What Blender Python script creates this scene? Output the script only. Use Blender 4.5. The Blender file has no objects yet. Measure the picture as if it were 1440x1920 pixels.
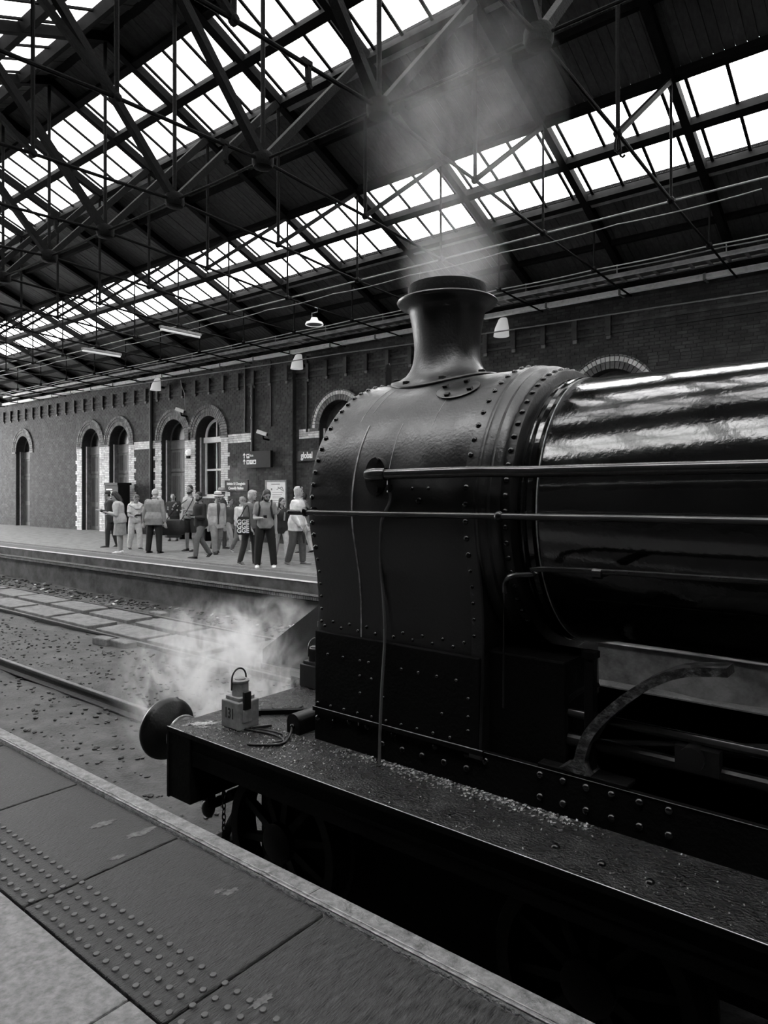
import bpy, math, random
from mathutils import Vector, Matrix, Euler
random.seed(7)
PI = math.pi
scene = bpy.context.scene
COL = scene.collection

# ------------------------------------------------------------------ camera, sky, exposure
CAM_H = 1.65
cam_data = bpy.data.cameras.new('camera')
cam = bpy.data.objects.new('camera', cam_data)
COL.objects.link(cam)
cam_data.sensor_fit = 'HORIZONTAL'
cam_data.sensor_width = 36.0
cam_data.lens = 36.0 * 1300.0 / 1440.0
cam_data.shift_y = -38.0 / 1440.0
cam_data.clip_start = 0.05
cam_data.clip_end = 300
cam.location = (0, 0, CAM_H)
cam.rotation_euler = (PI / 2, 0, math.asin(0.6282246))
scene.camera = cam

world = bpy.data.worlds.new('overcast_sky')
scene.world = world
world.use_nodes = True
SKY = 6.5
bg = world.node_tree.nodes['Background']
bg.inputs[0].default_value = (1, 1, 1, 1)
bg.inputs[1].default_value = SKY

vs = scene.view_settings
scene.display_settings.display_device = 'sRGB'
vs.view_transform = 'Standard'
vs.look = 'None'
vs.gamma = 1.0
vs.use_curve_mapping = False
vs.exposure = 1.3
scene.cycles.max_bounces = 10
scene.cycles.transparent_max_bounces = 24
scene.cycles.diffuse_bounces = 4
scene.cycles.volume_bounces = 1
scene.cycles.volume_step_rate = 1.5
scene.cycles.use_denoising = True

# hall dimensions
RY, RZ, SL = 6.4, 9.664, 0.415            # ridge position, ridge height, roof slope
WALL_Y, NEAR_Y = 15.1, -2.3
XL, XR = -47.0, 8.0
def roof_z(y): return RZ - SL * abs(y - RY)
BANDS = [(6.95, 8.65, 7.80), (10.745, 12.51, 11.63)]
def mirror(b): return (2 * RY - b[1], 2 * RY - b[0], 2 * RY - b[2])
ALLBANDS = BANDS + [mirror(b) for b in BANDS]

# ------------------------------------------------------------------ materials
MATS = {}
def mat(name, lo, hi=None, rough=0.6, rough2=None, scale=6.0, detail=6, bump=0.0, bscale=60.0, metallic=0.0,
        spec=0.5, stretch=(1, 1, 1), island=0.0, coat=0.0, contrast=(0.35, 0.65), bstretch=None):
    if name in MATS: return MATS[name]
    hi = lo if hi is None else hi
    m = bpy.data.materials.new(name); m.use_nodes = True
    nt = m.node_tree; N = nt.nodes; L = nt.links
    p = N['Principled BSDF']
    p.inputs['Metallic'].default_value = metallic
    p.inputs['Specular IOR Level'].default_value = spec
    p.inputs['Coat Weight'].default_value = coat
    p.inputs['Coat Roughness'].default_value = 0.08
    tc = N.new('ShaderNodeTexCoord')
    mp = N.new('ShaderNodeMapping'); mp.inputs['Scale'].default_value = stretch
    L.new(tc.outputs['Object'], mp.inputs['Vector'])
    nz = N.new('ShaderNodeTexNoise'); nz.inputs['Scale'].default_value = scale; nz.inputs['Detail'].default_value = detail
    nz.inputs['Roughness'].default_value = 0.6
    L.new(mp.outputs[0], nz.inputs['Vector'])
    mr = N.new('ShaderNodeMapRange'); mr.inputs[1].default_value = contrast[0]; mr.inputs[2].default_value = contrast[1]
    L.new(nz.outputs['Fac'], mr.inputs[0])
    cm = N.new('ShaderNodeMix'); cm.data_type = 'RGBA'
    cm.inputs[6].default_value = (lo, lo, lo, 1); cm.inputs[7].default_value = (hi, hi, hi, 1)
    L.new(mr.outputs[0], cm.inputs[0])
    out = cm.outputs[2]
    if island:
        g = N.new('ShaderNodeNewGeometry')
        r2 = N.new('ShaderNodeMapRange'); r2.inputs[3].default_value = 1 - island; r2.inputs[4].default_value = 1 + island
        L.new(g.outputs['Random Per Island'], r2.inputs[0])
        oi = N.new('ShaderNodeObjectInfo')
        r3 = N.new('ShaderNodeMapRange'); r3.inputs[3].default_value = 1 - island * .6; r3.inputs[4].default_value = 1 + island * .6
        L.new(oi.outputs['Random'], r3.inputs[0])
        mu0 = N.new('ShaderNodeMath'); mu0.operation = 'MULTIPLY'
        L.new(r2.outputs[0], mu0.inputs[0]); L.new(r3.outputs[0], mu0.inputs[1])
        mu = N.new('ShaderNodeMix'); mu.data_type = 'RGBA'; mu.blend_type = 'MULTIPLY'; mu.inputs[0].default_value = 1
        L.new(out, mu.inputs[6]); L.new(mu0.outputs[0], mu.inputs[7]); out = mu.outputs[2]
    L.new(out, p.inputs['Base Color'])
    if rough2 is None:
        p.inputs['Roughness'].default_value = rough
    else:
        rr = N.new('ShaderNodeMapRange'); rr.inputs[1].default_value = 0.4; rr.inputs[2].default_value = 0.62
        rr.inputs[3].default_value = rough; rr.inputs[4].default_value = rough2
        L.new(nz.outputs['Fac'], rr.inputs[0]); L.new(rr.outputs[0], p.inputs['Roughness'])
    if bump:
        nb = N.new('ShaderNodeTexNoise'); nb.inputs['Scale'].default_value = bscale; nb.inputs['Detail'].default_value = 5
        if bstretch:
            mb2 = N.new('ShaderNodeMapping'); mb2.inputs['Scale'].default_value = bstretch
            L.new(tc.outputs['Object'], mb2.inputs['Vector']); L.new(mb2.outputs[0], nb.inputs['Vector'])
        else:
            L.new(mp.outputs[0], nb.inputs['Vector'])
        bp = N.new('ShaderNodeBump'); bp.inputs['Strength'].default_value = bump; bp.inputs['Distance'].default_value = 0.02
        L.new(nb.outputs['Fac'], bp.inputs['Height']); L.new(bp.outputs[0], p.inputs['Normal'])
    MATS[name] = m
    return m

def glass_mat(name, trans, dirt):
    m = bpy.data.materials.new(name); m.use_nodes = True
    nt = m.node_tree; N = nt.nodes; L = nt.links
    for n in list(N):
        if n.type == 'BSDF_PRINCIPLED': N.remove(n)
    out = [n for n in N if n.type == 'OUTPUT_MATERIAL'][0]
    tr = N.new('ShaderNodeBsdfTransparent'); tr.inputs[0].default_value = (trans, trans, trans, 1)
    tl = N.new('ShaderNodeBsdfDiffuse'); tl.inputs[0].default_value = (.08, .08, .08, 1)
    gl = N.new('ShaderNodeBsdfGlossy'); gl.inputs[1].default_value = 0.1
    tc = N.new('ShaderNodeTexCoord')
    nz = N.new('ShaderNodeTexNoise'); nz.inputs['Scale'].default_value = 9; nz.inputs['Detail'].default_value = 8
    L.new(tc.outputs['Object'], nz.inputs['Vector'])
    mr = N.new('ShaderNodeMapRange'); mr.inputs[1].default_value = 0.6; mr.inputs[2].default_value = 0.75
    mr.inputs[3].default_value = dirt * .3; mr.inputs[4].default_value = dirt
    L.new(nz.outputs['Fac'], mr.inputs[0])
    mx = N.new('ShaderNodeMixShader'); L.new(mr.outputs[0], mx.inputs[0])
    L.new(tr.outputs[0], mx.inputs[1]); L.new(tl.outputs[0], mx.inputs[2])
    m2 = N.new('ShaderNodeMixShader'); m2.inputs[0].default_value = 0.04
    L.new(mx.outputs[0], m2.inputs[1]); L.new(gl.outputs[0], m2.inputs[2])
    L.new(m2.outputs[0], out.inputs[0])
    return m

def emit_mat(name, v, e):
    m = bpy.data.materials.new(name); m.use_nodes = True
    p = m.node_tree.nodes['Principled BSDF']
    p.inputs['Base Color'].default_value = (v, v, v, 1)
    p.inputs['Emission Color'].default_value = (1, 1, 1, 1); p.inputs['Emission Strength'].default_value = e
    p.inputs['Roughness'].default_value = .4
    return m

def steam_mat(name, density, scale, lo, hi, centre, radii, edge=0.35, rise=(1, 1, .7)):
    m = bpy.data.materials.new(name); m.use_nodes = True
    nt = m.node_tree; N = nt.nodes; L = nt.links
    N.remove(N['Principled BSDF'])
    out = [n for n in N if n.type == 'OUTPUT_MATERIAL'][0]
    vol = N.new('ShaderNodeVolumePrincipled')
    vol.inputs['Color'].default_value = (.97, .97, .97, 1)
    vol.inputs['Anisotropy'].default_value = 0.2
    tc = N.new('ShaderNodeTexCoord')
    mp = N.new('ShaderNodeMapping'); mp.inputs['Scale'].default_value = rise
    L.new(tc.outputs['Object'], mp.inputs[0])
    nz = N.new('ShaderNodeTexNoise'); nz.inputs['Scale'].default_value = scale; nz.inputs['Detail'].default_value = 5
    nz.inputs['Distortion'].default_value = 1.4; nz.inputs['Roughness'].default_value = .62
    L.new(mp.outputs[0], nz.inputs['Vector'])
    mr = N.new('ShaderNodeMapRange'); mr.inputs[1].default_value = lo; mr.inputs[2].default_value = hi
    L.new(nz.outputs['Fac'], mr.inputs[0])
    # soft falloff towards the rim of the cloud, in the cloud's own space
    md = N.new('ShaderNodeVectorMath'); md.operation = 'DIVIDE'; md.inputs[1].default_value = radii
    L.new(tc.outputs['Object'], md.inputs[0])
    ln = N.new('ShaderNodeVectorMath'); ln.operation = 'LENGTH'; L.new(md.outputs[0], ln.inputs[0])
    fr = N.new('ShaderNodeMapRange'); fr.inputs[1].default_value = 1.0; fr.inputs[2].default_value = edge
    fr.interpolation_type = 'SMOOTHSTEP'
    L.new(ln.outputs['Value'], fr.inputs[0])
    mu = N.new('ShaderNodeMath'); mu.operation = 'MULTIPLY'; L.new(mr.outputs[0], mu.inputs[0]); L.new(fr.outputs[0], mu.inputs[1])
    m2 = N.new('ShaderNodeMath'); m2.operation = 'MULTIPLY'; m2.inputs[1].default_value = density
    L.new(mu.outputs[0], m2.inputs[0]); L.new(m2.outputs[0], vol.inputs['Density'])
    L.new(vol.outputs[0], out.inputs['Volume'])
    return m

# locomotive
M_SMOKE = mat('smokebox_black', .0015, .005, .30, .46, spec=.66, scale=5, bump=.10, bscale=60, stretch=(1, 1, 1))
M_BLACK = mat('engine_black', .002, .005, .36, .5, spec=.35, scale=7, bump=.1, bscale=60)
M_GLOSS = mat('boiler_gloss_black', .004, .007, .085, .12, scale=3, bump=.05, bscale=34, coat=.3)
M_FRAME = mat('frame_black', .0012, .0025, .6, .75, spec=.10, scale=8, bump=.2, bscale=50)
M_PLATE = mat('running_plate_grime', .005, .03, .16, .6, scale=9, detail=12, bump=.9, bscale=85, contrast=(.5, .72))
M_GRITSPARK = mat('grit_and_sparkle', .02, .30, .3, scale=60, island=.7, contrast=(.4, .6))
M_EDGE = mat('bright_steel_edge', .25, .45, .3, metallic=.8)
M_ROD = mat('handrail_steel', .05, .08, .22, metallic=.6)
M_PIPE = mat('painted_pipe', .012, .02, .2, coat=.4)
M_THINPIPE = mat('thin_grey_pipe', .08, .14, .4, metallic=.6)
M_RIVET = mat('rivet_black', .003, .006, .25, spec=.5)
M_WORNSPARK = mat('worn_sparkle_casting', .01, .10, .4, .6, scale=22, bump=.5, bscale=60, contrast=(.45, .7))  # pale flecks put sparkle highlights into the casting's colour
M_WHEEL = mat('wheel_black', .002, .004, .55, spec=.25)
M_TYRE = mat('wheel_tyre', .02, .04, .4, metallic=.5)
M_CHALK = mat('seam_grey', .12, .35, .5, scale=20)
# lamps
M_LAMP = mat('lamp_grey', .14, .27, .45, .55, scale=16, bump=.12, bscale=60)
M_LAMPDK = mat('lamp_dark', .004, .008, .35)
M_INK = mat('black_ink', .01)
M_LENS = mat('lamp_lens', .3, .5, .1)
# building
M_BRICK = mat('dark_red_brick', .012, .048, .8, scale=3, island=.5, bump=.2, bscale=40)
M_PALE = mat('pale_brick', .42, .64, .75, scale=5, island=.22, bump=.2, bscale=40)
M_RING = mat('arch_brick', .07, .15, .8, scale=6, island=.45)
M_MORTAR = mat('mortar', .014, .03, .9, scale=10)
M_UNSEENDK = mat('unseen_dark_brick', .006, .014, .85, spec=.2, scale=8)  # unseen walls coloured near-black to cut bounce onto the locomotive
M_DOOR = mat('door_paint', .10, .14, .5, scale=9)
M_DOORDK = mat('door_dark', .05, .07, .5)
M_WHITEP = mat('white_paint', .70, .80, .5, scale=14)
M_PANE = mat('dark_window_pane', .006, .015, .2, scale=2, spec=.25)
M_IRON = mat('truss_iron', .0008, .003, .8, spec=.12, scale=14, bump=.5, bscale=40)
M_PLANK = mat('roof_plank', .014, .034, .8, scale=6, stretch=(4, .4, 4), island=.3)
M_RAFT = mat('rafter_timber', .002, .005, .8, scale=8, spec=.06)
M_TRIMW = mat('trim_grey', .10, .18, .6)
M_TRUNK = mat('cable_trunking_white', .62, .84, .5, scale=10, contrast=(.3, .5))
M_TRAY = mat('galvanised_tray', .12, .22, .4, metallic=.4)
M_CABLE = mat('pale_cable', .12, .20, .5)
M_CABLEDK = mat('dark_cable', .012, .02, .45)
M_GLASS1 = glass_mat('grey_skylight_glass', .72, .22)  # less transparent and more mottled than the other bands
M_GLASS2 = glass_mat('clear_skylight_glass', .92, .06)
M_CONC = mat('platform_concrete', .008, .075, .5, .8, spec=.3, scale=20, stretch=(3.2, .8, 1), bump=.7, bscale=170, bstretch=(1, .22, 1), detail=14, contrast=(.34, .70))
M_COPE = mat('coping_concrete', .10, .27, .6, .8, scale=26, detail=10, bump=.6, bscale=90, contrast=(.35, .65))
M_RIDGE = mat('pale_ridge', .08, .42, .55, scale=18, detail=9, bump=.4)  # mottled pale strips along the coping's inner edge
M_SPILL = mat('pale_spill', .04, .12, .7, scale=40, detail=9)
M_STUD = mat('tactile_stud', .05, .09, .5, scale=30)
M_PALEC = mat('pale_concrete', .12, .22, .7, scale=30, bump=.5)
M_FARP = mat('far_platform_tarmac', .12, .22, .7, scale=4, bump=.2)
M_FARD = mat('far_platform_dark_strip', .05, .09, .7, scale=6, bump=.2)
M_FARE = mat('far_edge_white', .38, .5, .6, scale=12)
M_FACE = mat('platform_face', .014, .075, .8, scale=3, detail=9, bump=.3, bscale=25)
M_GROUND = mat('track_dirt', .02, .085, .75, .95, scale=3.5, detail=10, bump=.8, bscale=30)
M_STONE = mat('ballast_stone', .02, .08, .85, scale=12, island=.5)
M_SLAB = mat('track_slab', .09, .17, .85, scale=7, bump=.5, bscale=40)
M_RAIL = mat('rusty_rail', .02, .04, .7, scale=20)
M_RAILTOP = mat('rail_head', .10, .2, .35, metallic=.7)
M_LITTER = mat('pale_litter', .4, .6, .7, island=.3)
M_SIGNDK = mat('sign_dark', .006, .01, .6, spec=.2)
M_SIGNGR = mat('sign_grey', .03, .04, .6, spec=.25)
M_WHITE = mat('white_lettering', .78, .82, .5)
M_PAPER = mat('poster_paper', .62, .7, .5)
M_INKGR = mat('poster_ink', .12)
M_UPL = emit_mat('wall_light_shade', .8, .12)
M_TUBE = emit_mat('tube_light_diffuser', .7, .12)
M_STEEL = mat('wagon_steel', .006, .012, .6, scale=5, bump=.2)
M_SKIN = {}
def skin(v): return mat('skin_%d' % int(v * 100), v * .92, v * 1.06, .55, scale=12)
def cloth(v, pat=None): return mat('cloth_%d' % int(v * 1000), v * .85, v * 1.1, .85, scale=14, bump=.25, bscale=30)
def hairm(v): return mat('hair_%d' % int(v * 1000), v * .7, v * 1.2, .5, scale=60, bump=.4, bscale=120)

# ------------------------------------------------------------------ mesh builder
class MB:
    def __init__(s): s.v = []; s.f = []
    def add(s, vs_, fs_):
        b = len(s.v); s.v.extend([tuple(q) for q in vs_]); s.f.extend([tuple(i + b for i in q) for q in fs_]); return s
    def box(s, a, b):
        x0, y0, z0 = a; x1, y1, z1 = b
        if x0 > x1: x0, x1 = x1, x0
        if y0 > y1: y0, y1 = y1, y0
        if z0 > z1: z0, z1 = z1, z0
        return s.add([(x0, y0, z0), (x1, y0, z0), (x1, y1, z0), (x0, y1, z0), (x0, y0, z1), (x1, y0, z1), (x1, y1, z1), (x0, y1, z1)],
                     [(0, 3, 2, 1), (4, 5, 6, 7), (0, 1, 5, 4), (1, 2, 6, 5), (2, 3, 7, 6), (3, 0, 4, 7)])
    def bar(s, p, q, w, h, up=(0, 0, 1), w2=None, h2=None):
        p = Vector(p); q = Vector(q); d = (q - p).normalized(); u = Vector(up)
        if abs(d.dot(u)) > .98: u = Vector((1, 0, 0))
        r = d.cross(u).normalized(); u = r.cross(d).normalized()
        w2 = w if w2 is None else w2; h2 = h if h2 is None else h2
        vs_ = []
        for c, ww, hh in ((p, w, h), (q, w2, h2)):
            for a, b in ((-1, -1), (1, -1), (1, 1), (-1, 1)): vs_.append(c + r * a * ww / 2 + u * b * hh / 2)
        return s.add(vs_, [(0, 1, 2, 3), (7, 6, 5, 4), (0, 4, 5, 1), (1, 5, 6, 2), (2, 6, 7, 3), (3, 7, 4, 0)])
    def path(s, pts, r, n=10, closed=False, flat=1.0, flatdir=None):
        pts = [Vector(p) for p in pts]; m = len(pts)
        rs = r if isinstance(r, (list, tuple)) else [r] * m
        tang = []
        for i in range(m):
            a = pts[(i - 1) % m] if closed or i > 0 else pts[0]
            b = pts[(i + 1) % m] if closed or i < m - 1 else pts[-1]
            tang.append((b - a).normalized())
        u = Vector(flatdir) if flatdir else Vector((0, 0, 1))
        if abs(tang[0].dot(u)) > .95: u = Vector((1, 0, 0))
        vs_ = []
        for i in range(m):
            t = tang[i]; u = (u - t * u.dot(t)).normalized(); w = t.cross(u)
            for k in range(n):
                a = 2 * PI * k / n
                vs_.append(pts[i] + (u * math.cos(a) * flat + w * math.sin(a)) * rs[i])
        fs_ = []
        for i in range(m if closed else m - 1):
            for k in range(n):
                a = i * n + k; b = i * n + (k + 1) % n; j = (i + 1) % m
                fs_.append((a, b, j * n + (k + 1) % n, j * n + k))
        if not closed:
            fs_.append(tuple(range(n - 1, -1, -1))); fs_.append(tuple((m - 1) * n + k for k in range(n)))
        return s.add(vs_, fs_)
    def tube(s, p, q, r, r2=None, n=12): return s.path([p, q], [r, r if r2 is None else r2], n)
    def lathe(s, prof, n=32, o=(0, 0, 0), ax='z', cap0=True, cap1=True, zf=None):
        vs_ = []
        for r, z in prof:
            for k in range(n):
                a = 2 * PI * k / n; x = r * math.cos(a); y = r * math.sin(a)
                if ax == 'z': q = (o[0] + x, o[1] + y, o[2] + z)
                elif ax == 'x': q = (o[0] + z, o[1] + x, o[2] + y)
                else: q = (o[0] + y, o[1] + z, o[2] + x)
                vs_.append(zf(q, r, z) if zf else q)
        fs_ = []
        for i in range(len(prof) - 1):
            for k in range(n):
                fs_.append((i * n + k, i * n + (k + 1) % n, (i + 1) * n + (k + 1) % n, (i + 1) * n + k))
        if cap0: fs_.append(tuple(range(n - 1, -1, -1)))
        if cap1: fs_.append(tuple((len(prof) - 1) * n + k for k in range(n)))
        return s.add(vs_, fs_)
    def loft(s, rings, closed=True, caps=True):
        n = len(rings[0]); vs_ = [p for r in rings for p in r]; fs_ = []
        for i in range(len(rings) - 1):
            for k in range(n if closed else n - 1):
                a = i * n + k; b = i * n + (k + 1) % n
                fs_.append((a, b, b + n, a + n))
        if caps:
            fs_.append(tuple(range(n - 1, -1, -1))); fs_.append(tuple((len(rings) - 1) * n + k for k in range(n)))
        return s.add(vs_, fs_)
    def prism(s, poly, ax, a, b):
        def P(u, w, t): return {'x': (t, u, w), 'y': (u, t, w), 'z': (u, w, t)}[ax]
        n = len(poly)
        return s.add([P(u, w, a) for u, w in poly] + [P(u, w, b) for u, w in poly],
                     [tuple(range(n)), tuple(range(2 * n - 1, n - 1, -1))] + [(i, i + n, (i + 1) % n + n, (i + 1) % n) for i in range(n)])
    def ell(s, c, r, n=14, m=9, rot=None):
        c = Vector(c); rings = []
        for i in range(1, m):
            th = PI * i / m
            rings.append([Vector((r[0] * math.sin(th) * math.cos(2 * PI * k / n), r[1] * math.sin(th) * math.sin(2 * PI * k / n), -r[2] * math.cos(th))) for k in range(n)])
        if rot: rings = [[rot @ p for p in q] for q in rings]
        return s.loft([[c + p for p in q] for q in rings])
    def build(s, name, material, parent=None, smooth=30, loc=None, bevel=0.0, recalc=True):
        me = bpy.data.meshes.new(name); me.from_pydata(s.v, [], s.f); me.update()
        if recalc:
            import bmesh
            bm = bmesh.new(); bm.from_mesh(me); bmesh.ops.recalc_face_normals(bm, faces=bm.faces); bm.to_mesh(me); bm.free()
        if smooth:
            me.polygons.foreach_set('use_smooth', [True] * len(me.polygons))
            me.set_sharp_from_angle(angle=math.radians(smooth))
        me.materials.append(material)
        return link(name, me, parent, loc, bevel)

def link(name, me, parent=None, loc=None, bevel=0.0):
    o = bpy.data.objects.new(name, me); COL.objects.link(o)
    if loc is not None: o.location = loc
    if parent is not None:
        o.parent = parent
    if bevel:
        b = o.modifiers.new('bevel', 'BEVEL'); b.width = bevel; b.segments = 2; b.limit_method = 'ANGLE'
    return o
def tag(o, label=None, cat=None, group=None, kind=None):
    if label: o['label'] = label
    if cat: o['category'] = cat
    if group: o['group'] = group
    if kind: o['kind'] = kind
    return o
def empty(name, loc=(0, 0, 0), rz=0):
    o = bpy.data.objects.new(name, None); COL.objects.link(o); o.location = loc; o.rotation_euler = (0, 0, rz)
    o.empty_display_size = .1
    return o
def root_at(name, loc, label, cat, group=None):
    """thing root at its base; children are modelled in world coordinates and hang off an inverse offset"""
    r = empty(name, loc); tag(r, label, cat, group); return r
def own(o, root):
    """parent a world-space part (or sub-part's own parent) to a root that stands away from the origin"""
    o.parent = root
    o.matrix_parent_inverse = Matrix.Translation(-Vector(root.location))
    return o
def orient(n):
    return Vector(n).to_track_quat('Z', 'Y').to_matrix().to_4x4()
def text_mesh(name, txt, size, material, depth=0.004, align='LEFT', spacing=1.0, sx=1.0, bold=0.0, line=1.0):
    cu = bpy.data.curves.new(name, 'FONT'); cu.body = txt; cu.size = size; cu.extrude = depth; cu.align_x = align
    cu.space_character = spacing; cu.offset = bold; cu.space_line = line
    o = bpy.data.objects.new(name, cu); COL.objects.link(o)
    dg = bpy.context.evaluated_depsgraph_get()
    me = bpy.data.meshes.new_from_object(o.evaluated_get(dg))
    bpy.data.objects.remove(o); bpy.data.curves.remove(cu)
    if sx != 1.0: me.transform(Matrix.Diagonal((sx, 1, 1, 1)))
    me.name = name; me.materials.clear(); me.materials.append(material)
    return me
def place(me, name, m4, parent=None, root=None):
    o = bpy.data.objects.new(name, me); COL.objects.link(o); o.matrix_world = m4
    if root is not None:
        o.parent = root; o.matrix_parent_inverse = Matrix.Translation(-Vector(root.location))
    elif parent is not None: o.parent = parent
    return o
FACE_NEAR = Matrix.Rotation(PI / 2, 4, 'X')      # local x -> X, local y -> Z, normal -> -Y

# dome shared by rivets
def dome_mesh(name, r, h, material, n=10, rings=3):
    mb = MB(); vs_ = []; fs_ = []
    for i in range(rings):
        a = (PI / 2) * i / rings
        for k in range(n): vs_.append((r * math.cos(a) * math.cos(2 * PI * k / n), r * math.cos(a) * math.sin(2 * PI * k / n), h * math.sin(a)))
    vs_.append((0, 0, h)); top = len(vs_) - 1
    for i in range(rings - 1):
        for k in range(n): fs_.append((i * n + k, i * n + (k + 1) % n, (i + 1) * n + (k + 1) % n, (i + 1) * n + k))
    for k in range(n): fs_.append(((rings - 1) * n + k, (rings - 1) * n + (k + 1) % n, top))
    me = bpy.data.meshes.new(name); me.from_pydata(vs_, [], fs_); me.update()
    me.polygons.foreach_set('use_smooth', [True] * len(me.polygons)); me.materials.append(material)
    return me

# ================================================================== SETTING: ground and platforms
rng = random.Random(3)
def hn(x, y): return (math.sin(x * 1.7 + y * 2.3) + math.sin(x * 3.9 - y * 1.3) + math.sin(x * .6 + 5 * y)) / 3
GZ = -1.0
mb = MB(); nx, ny = 150, 44
xs = [XL + (XR - XL) * i / nx for i in range(nx + 1)]; ys = [1.9 + (9.2 - 1.9) * j / ny for j in range(ny + 1)]
vs_ = []
for x in xs:
    for y in ys:
        z = GZ + .035 * hn(x, y) + rng.uniform(-.012, .012)
        if y > 8.5: z += .10 * min(1, (y - 8.5) / .5)
        vs_.append((x, y, z))
mb.add(vs_, [(i * (ny + 1) + j, (i + 1) * (ny + 1) + j, (i + 1) * (ny + 1) + j + 1, i * (ny + 1) + j + 1) for i in range(nx) for j in range(ny)])
track_bed = mb.build('track_bed', M_GROUND, smooth=80); tag(track_bed, kind='structure')
# loose ballast, joined: nobody could count it
ICO = [(0, 0, 1), (.89, 0, .45), (.28, .85, .45), (-.72, .53, .45), (-.72, -.53, .45), (.28, -.85, .45), (.5, .3, -.5), (-.4, .5, -.6), (0, -.6, -.5)]
ICF = [(0, 1, 2), (0, 2, 3), (0, 3, 4), (0, 4, 5), (0, 5, 1), (1, 6, 2), (2, 7, 3), (3, 7, 4), (4, 8, 5), (5, 8, 1), (1, 8, 6), (2, 6, 7), (4, 7, 8)]
def stones(n, x0, x1, y0, y1, r0, r1, mb, zf):
    for _ in range(n):
        x = rng.uniform(x0, x1); y = rng.uniform(y0, y1); r = rng.uniform(r0, r1); a = rng.uniform(0, 6.28); c, s_ = math.cos(a), math.sin(a)
        sx, sy, sz = rng.uniform(.7, 1.3), rng.uniform(.7, 1.3), rng.uniform(.4, .8)
        z = zf(x, y)
        mb.add([(x + r * (c * p[0] * sx - s_ * p[1] * sy), y + r * (s_ * p[0] * sx + c * p[1] * sy), z + r * p[2] * sz + r * .15) for p in ICO], ICF)
gz = lambda x, y: GZ + .035 * hn(x, y) + (.10 * min(1, (y - 8.5) / .5) if y > 8.5 else 0)
mb = MB()
stones(2600, -24, -3.4, 2.1, 9.0, .012, .04, mb, gz)
stones(900, -14, -4.2, 2.2, 6.3, .01, .03, mb, gz)
stones(500, -22, -7, 8.45, 9.0, .02, .06, mb, gz)
stones(250, -4.5, -1.0, 7.6, 9.0, .02, .06, mb, gz)
o = mb.build('ballast', M_STONE, smooth=None, recalc=False, parent=track_bed); tag(o, kind='stuff')
mb = MB()
for _ in range(46):
    x = rng.uniform(-21, -6.5); y = rng.choice([rng.uniform(8.45, 9.0), rng.uniform(8.45, 9.0), rng.uniform(2.2, 3.6)]); r = rng.uniform(.03, .10); a = rng.uniform(0, 3)
    z = gz(x, y) + .03
    mb.bar((x, y, z), (x + r * math.cos(a), y + r * math.sin(a), z + rng.uniform(0, .03)), r * .7, .012)
for k in range(4): mb.ell((-3.35 + k * .12, 8.55 + .05 * (k % 2), gz(-3.3, 8.5) + .05), (.08, .06, .05), 8, 5)
o = mb.build('litter', M_LITTER, smooth=None, parent=track_bed); tag(o, kind='stuff')

def rail(y, name, label, z=-.86):
    prof = [(-.07, -.13), (.07, -.13), (.07, -.118), (.012, -.10), (.012, -.035), (.035, -.028), (.035, 0), (-.035, 0), (-.035, -.028), (-.012, -.035), (-.012, -.10), (-.07, -.118)]
    r = MB().prism([(y + a, z + b) for a, b in prof], 'x', XL, XR).build(name, M_RAIL, smooth=None)
    tag(r, label, 'rail')
    MB().box((XL, y - .026, z), (XR, y + .026, z + .004)).build('rail_head', M_RAILTOP, r, smooth=None)
    return r
rail(2.90, 'rail', 'dark steel rail beside the near platform, under the locomotive wheels')
rail(4.50, 'rail', 'steel rail on the far side of the locomotive, left of the round buffer')
rail(6.62, 'rail', 'dirt-caked rail of the empty track, nearer of its two', z=-.93)
rail(8.26, 'rail', 'dirt-caked rail of the empty track, close under the far platform wall', z=-.93)
# slab track of the far line: cast pads with gutters between
for i in range(14):
    x0 = -24.5 + i * 1.72
    for (ya, yb) in ((6.75, 7.36), (7.56, 8.14)):
        dx = rng.uniform(-.05, .05)
        b = MB().box((x0 + dx, ya, GZ - .05), (x0 + 1.5 + dx, yb, GZ + .085 + rng.uniform(-.012, .012))).build('track_slab', M_SLAB, track_bed, smooth=None, bevel=.015)
for (x, y, a, l) in ((-8.6, 6.40, .03, .9), (-10.9, 6.42, -.02, .5), (-11.4, 6.35, .1, .4), (-10.6, 8.45, .05, .35), (-9.9, 8.42, -.1, .25), (-12.9, 8.42, 0, .45)):
    MB().box((-l / 2, -.11, 0), (l / 2, .11, .13)).build('concrete_block', M_SLAB, track_bed, smooth=None, loc=(x, y, GZ - .02), bevel=.02).rotation_euler = (0, 0, a)

# near platform: slabs, raised coping edge, tactile studs
near_platform = MB().box((XL, NEAR_Y - .2, -1.3), (XR, 1.94, -.05)).build('near_platform', M_MORTAR, smooth=None)
tag(near_platform, kind='structure')
SLABW = .962
i0 = 0
for i in range(-22, 9):
    x0 = -2.844 + i * SLABW
    me_b = MB().box((x0 + .006, 1.243, -.06), (x0 + SLABW - .006, 1.962, 0))
    me_b.build('platform_slab', M_CONC, near_platform, smooth=None, bevel=.006)
for i in range(-14, 6):
    MB().box((-2.062 + i * 1.30, -.02, -.06), (-2.062 + i * 1.30 + 1.292, 1.236, -.004)).build('paving_slab', M_PALEC, near_platform, smooth=None, bevel=.006)
MB().box((XL, NEAR_Y, -.06), (XR, -.03, -.004)).build('platform_paving', M_CONC, near_platform, smooth=None)
for i in range(-12, 4):
    x0 = -2.0 + i * 2.6
    MB().prism([(1.968, -.35), (2.072, -.35), (2.072, .010), (2.06, .016), (1.992, .020), (1.974, .014), (1.968, .0)], 'x', x0 + .002, x0 + 2.598).build('coping_stone', M_COPE, near_platform, smooth=50)
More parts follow.
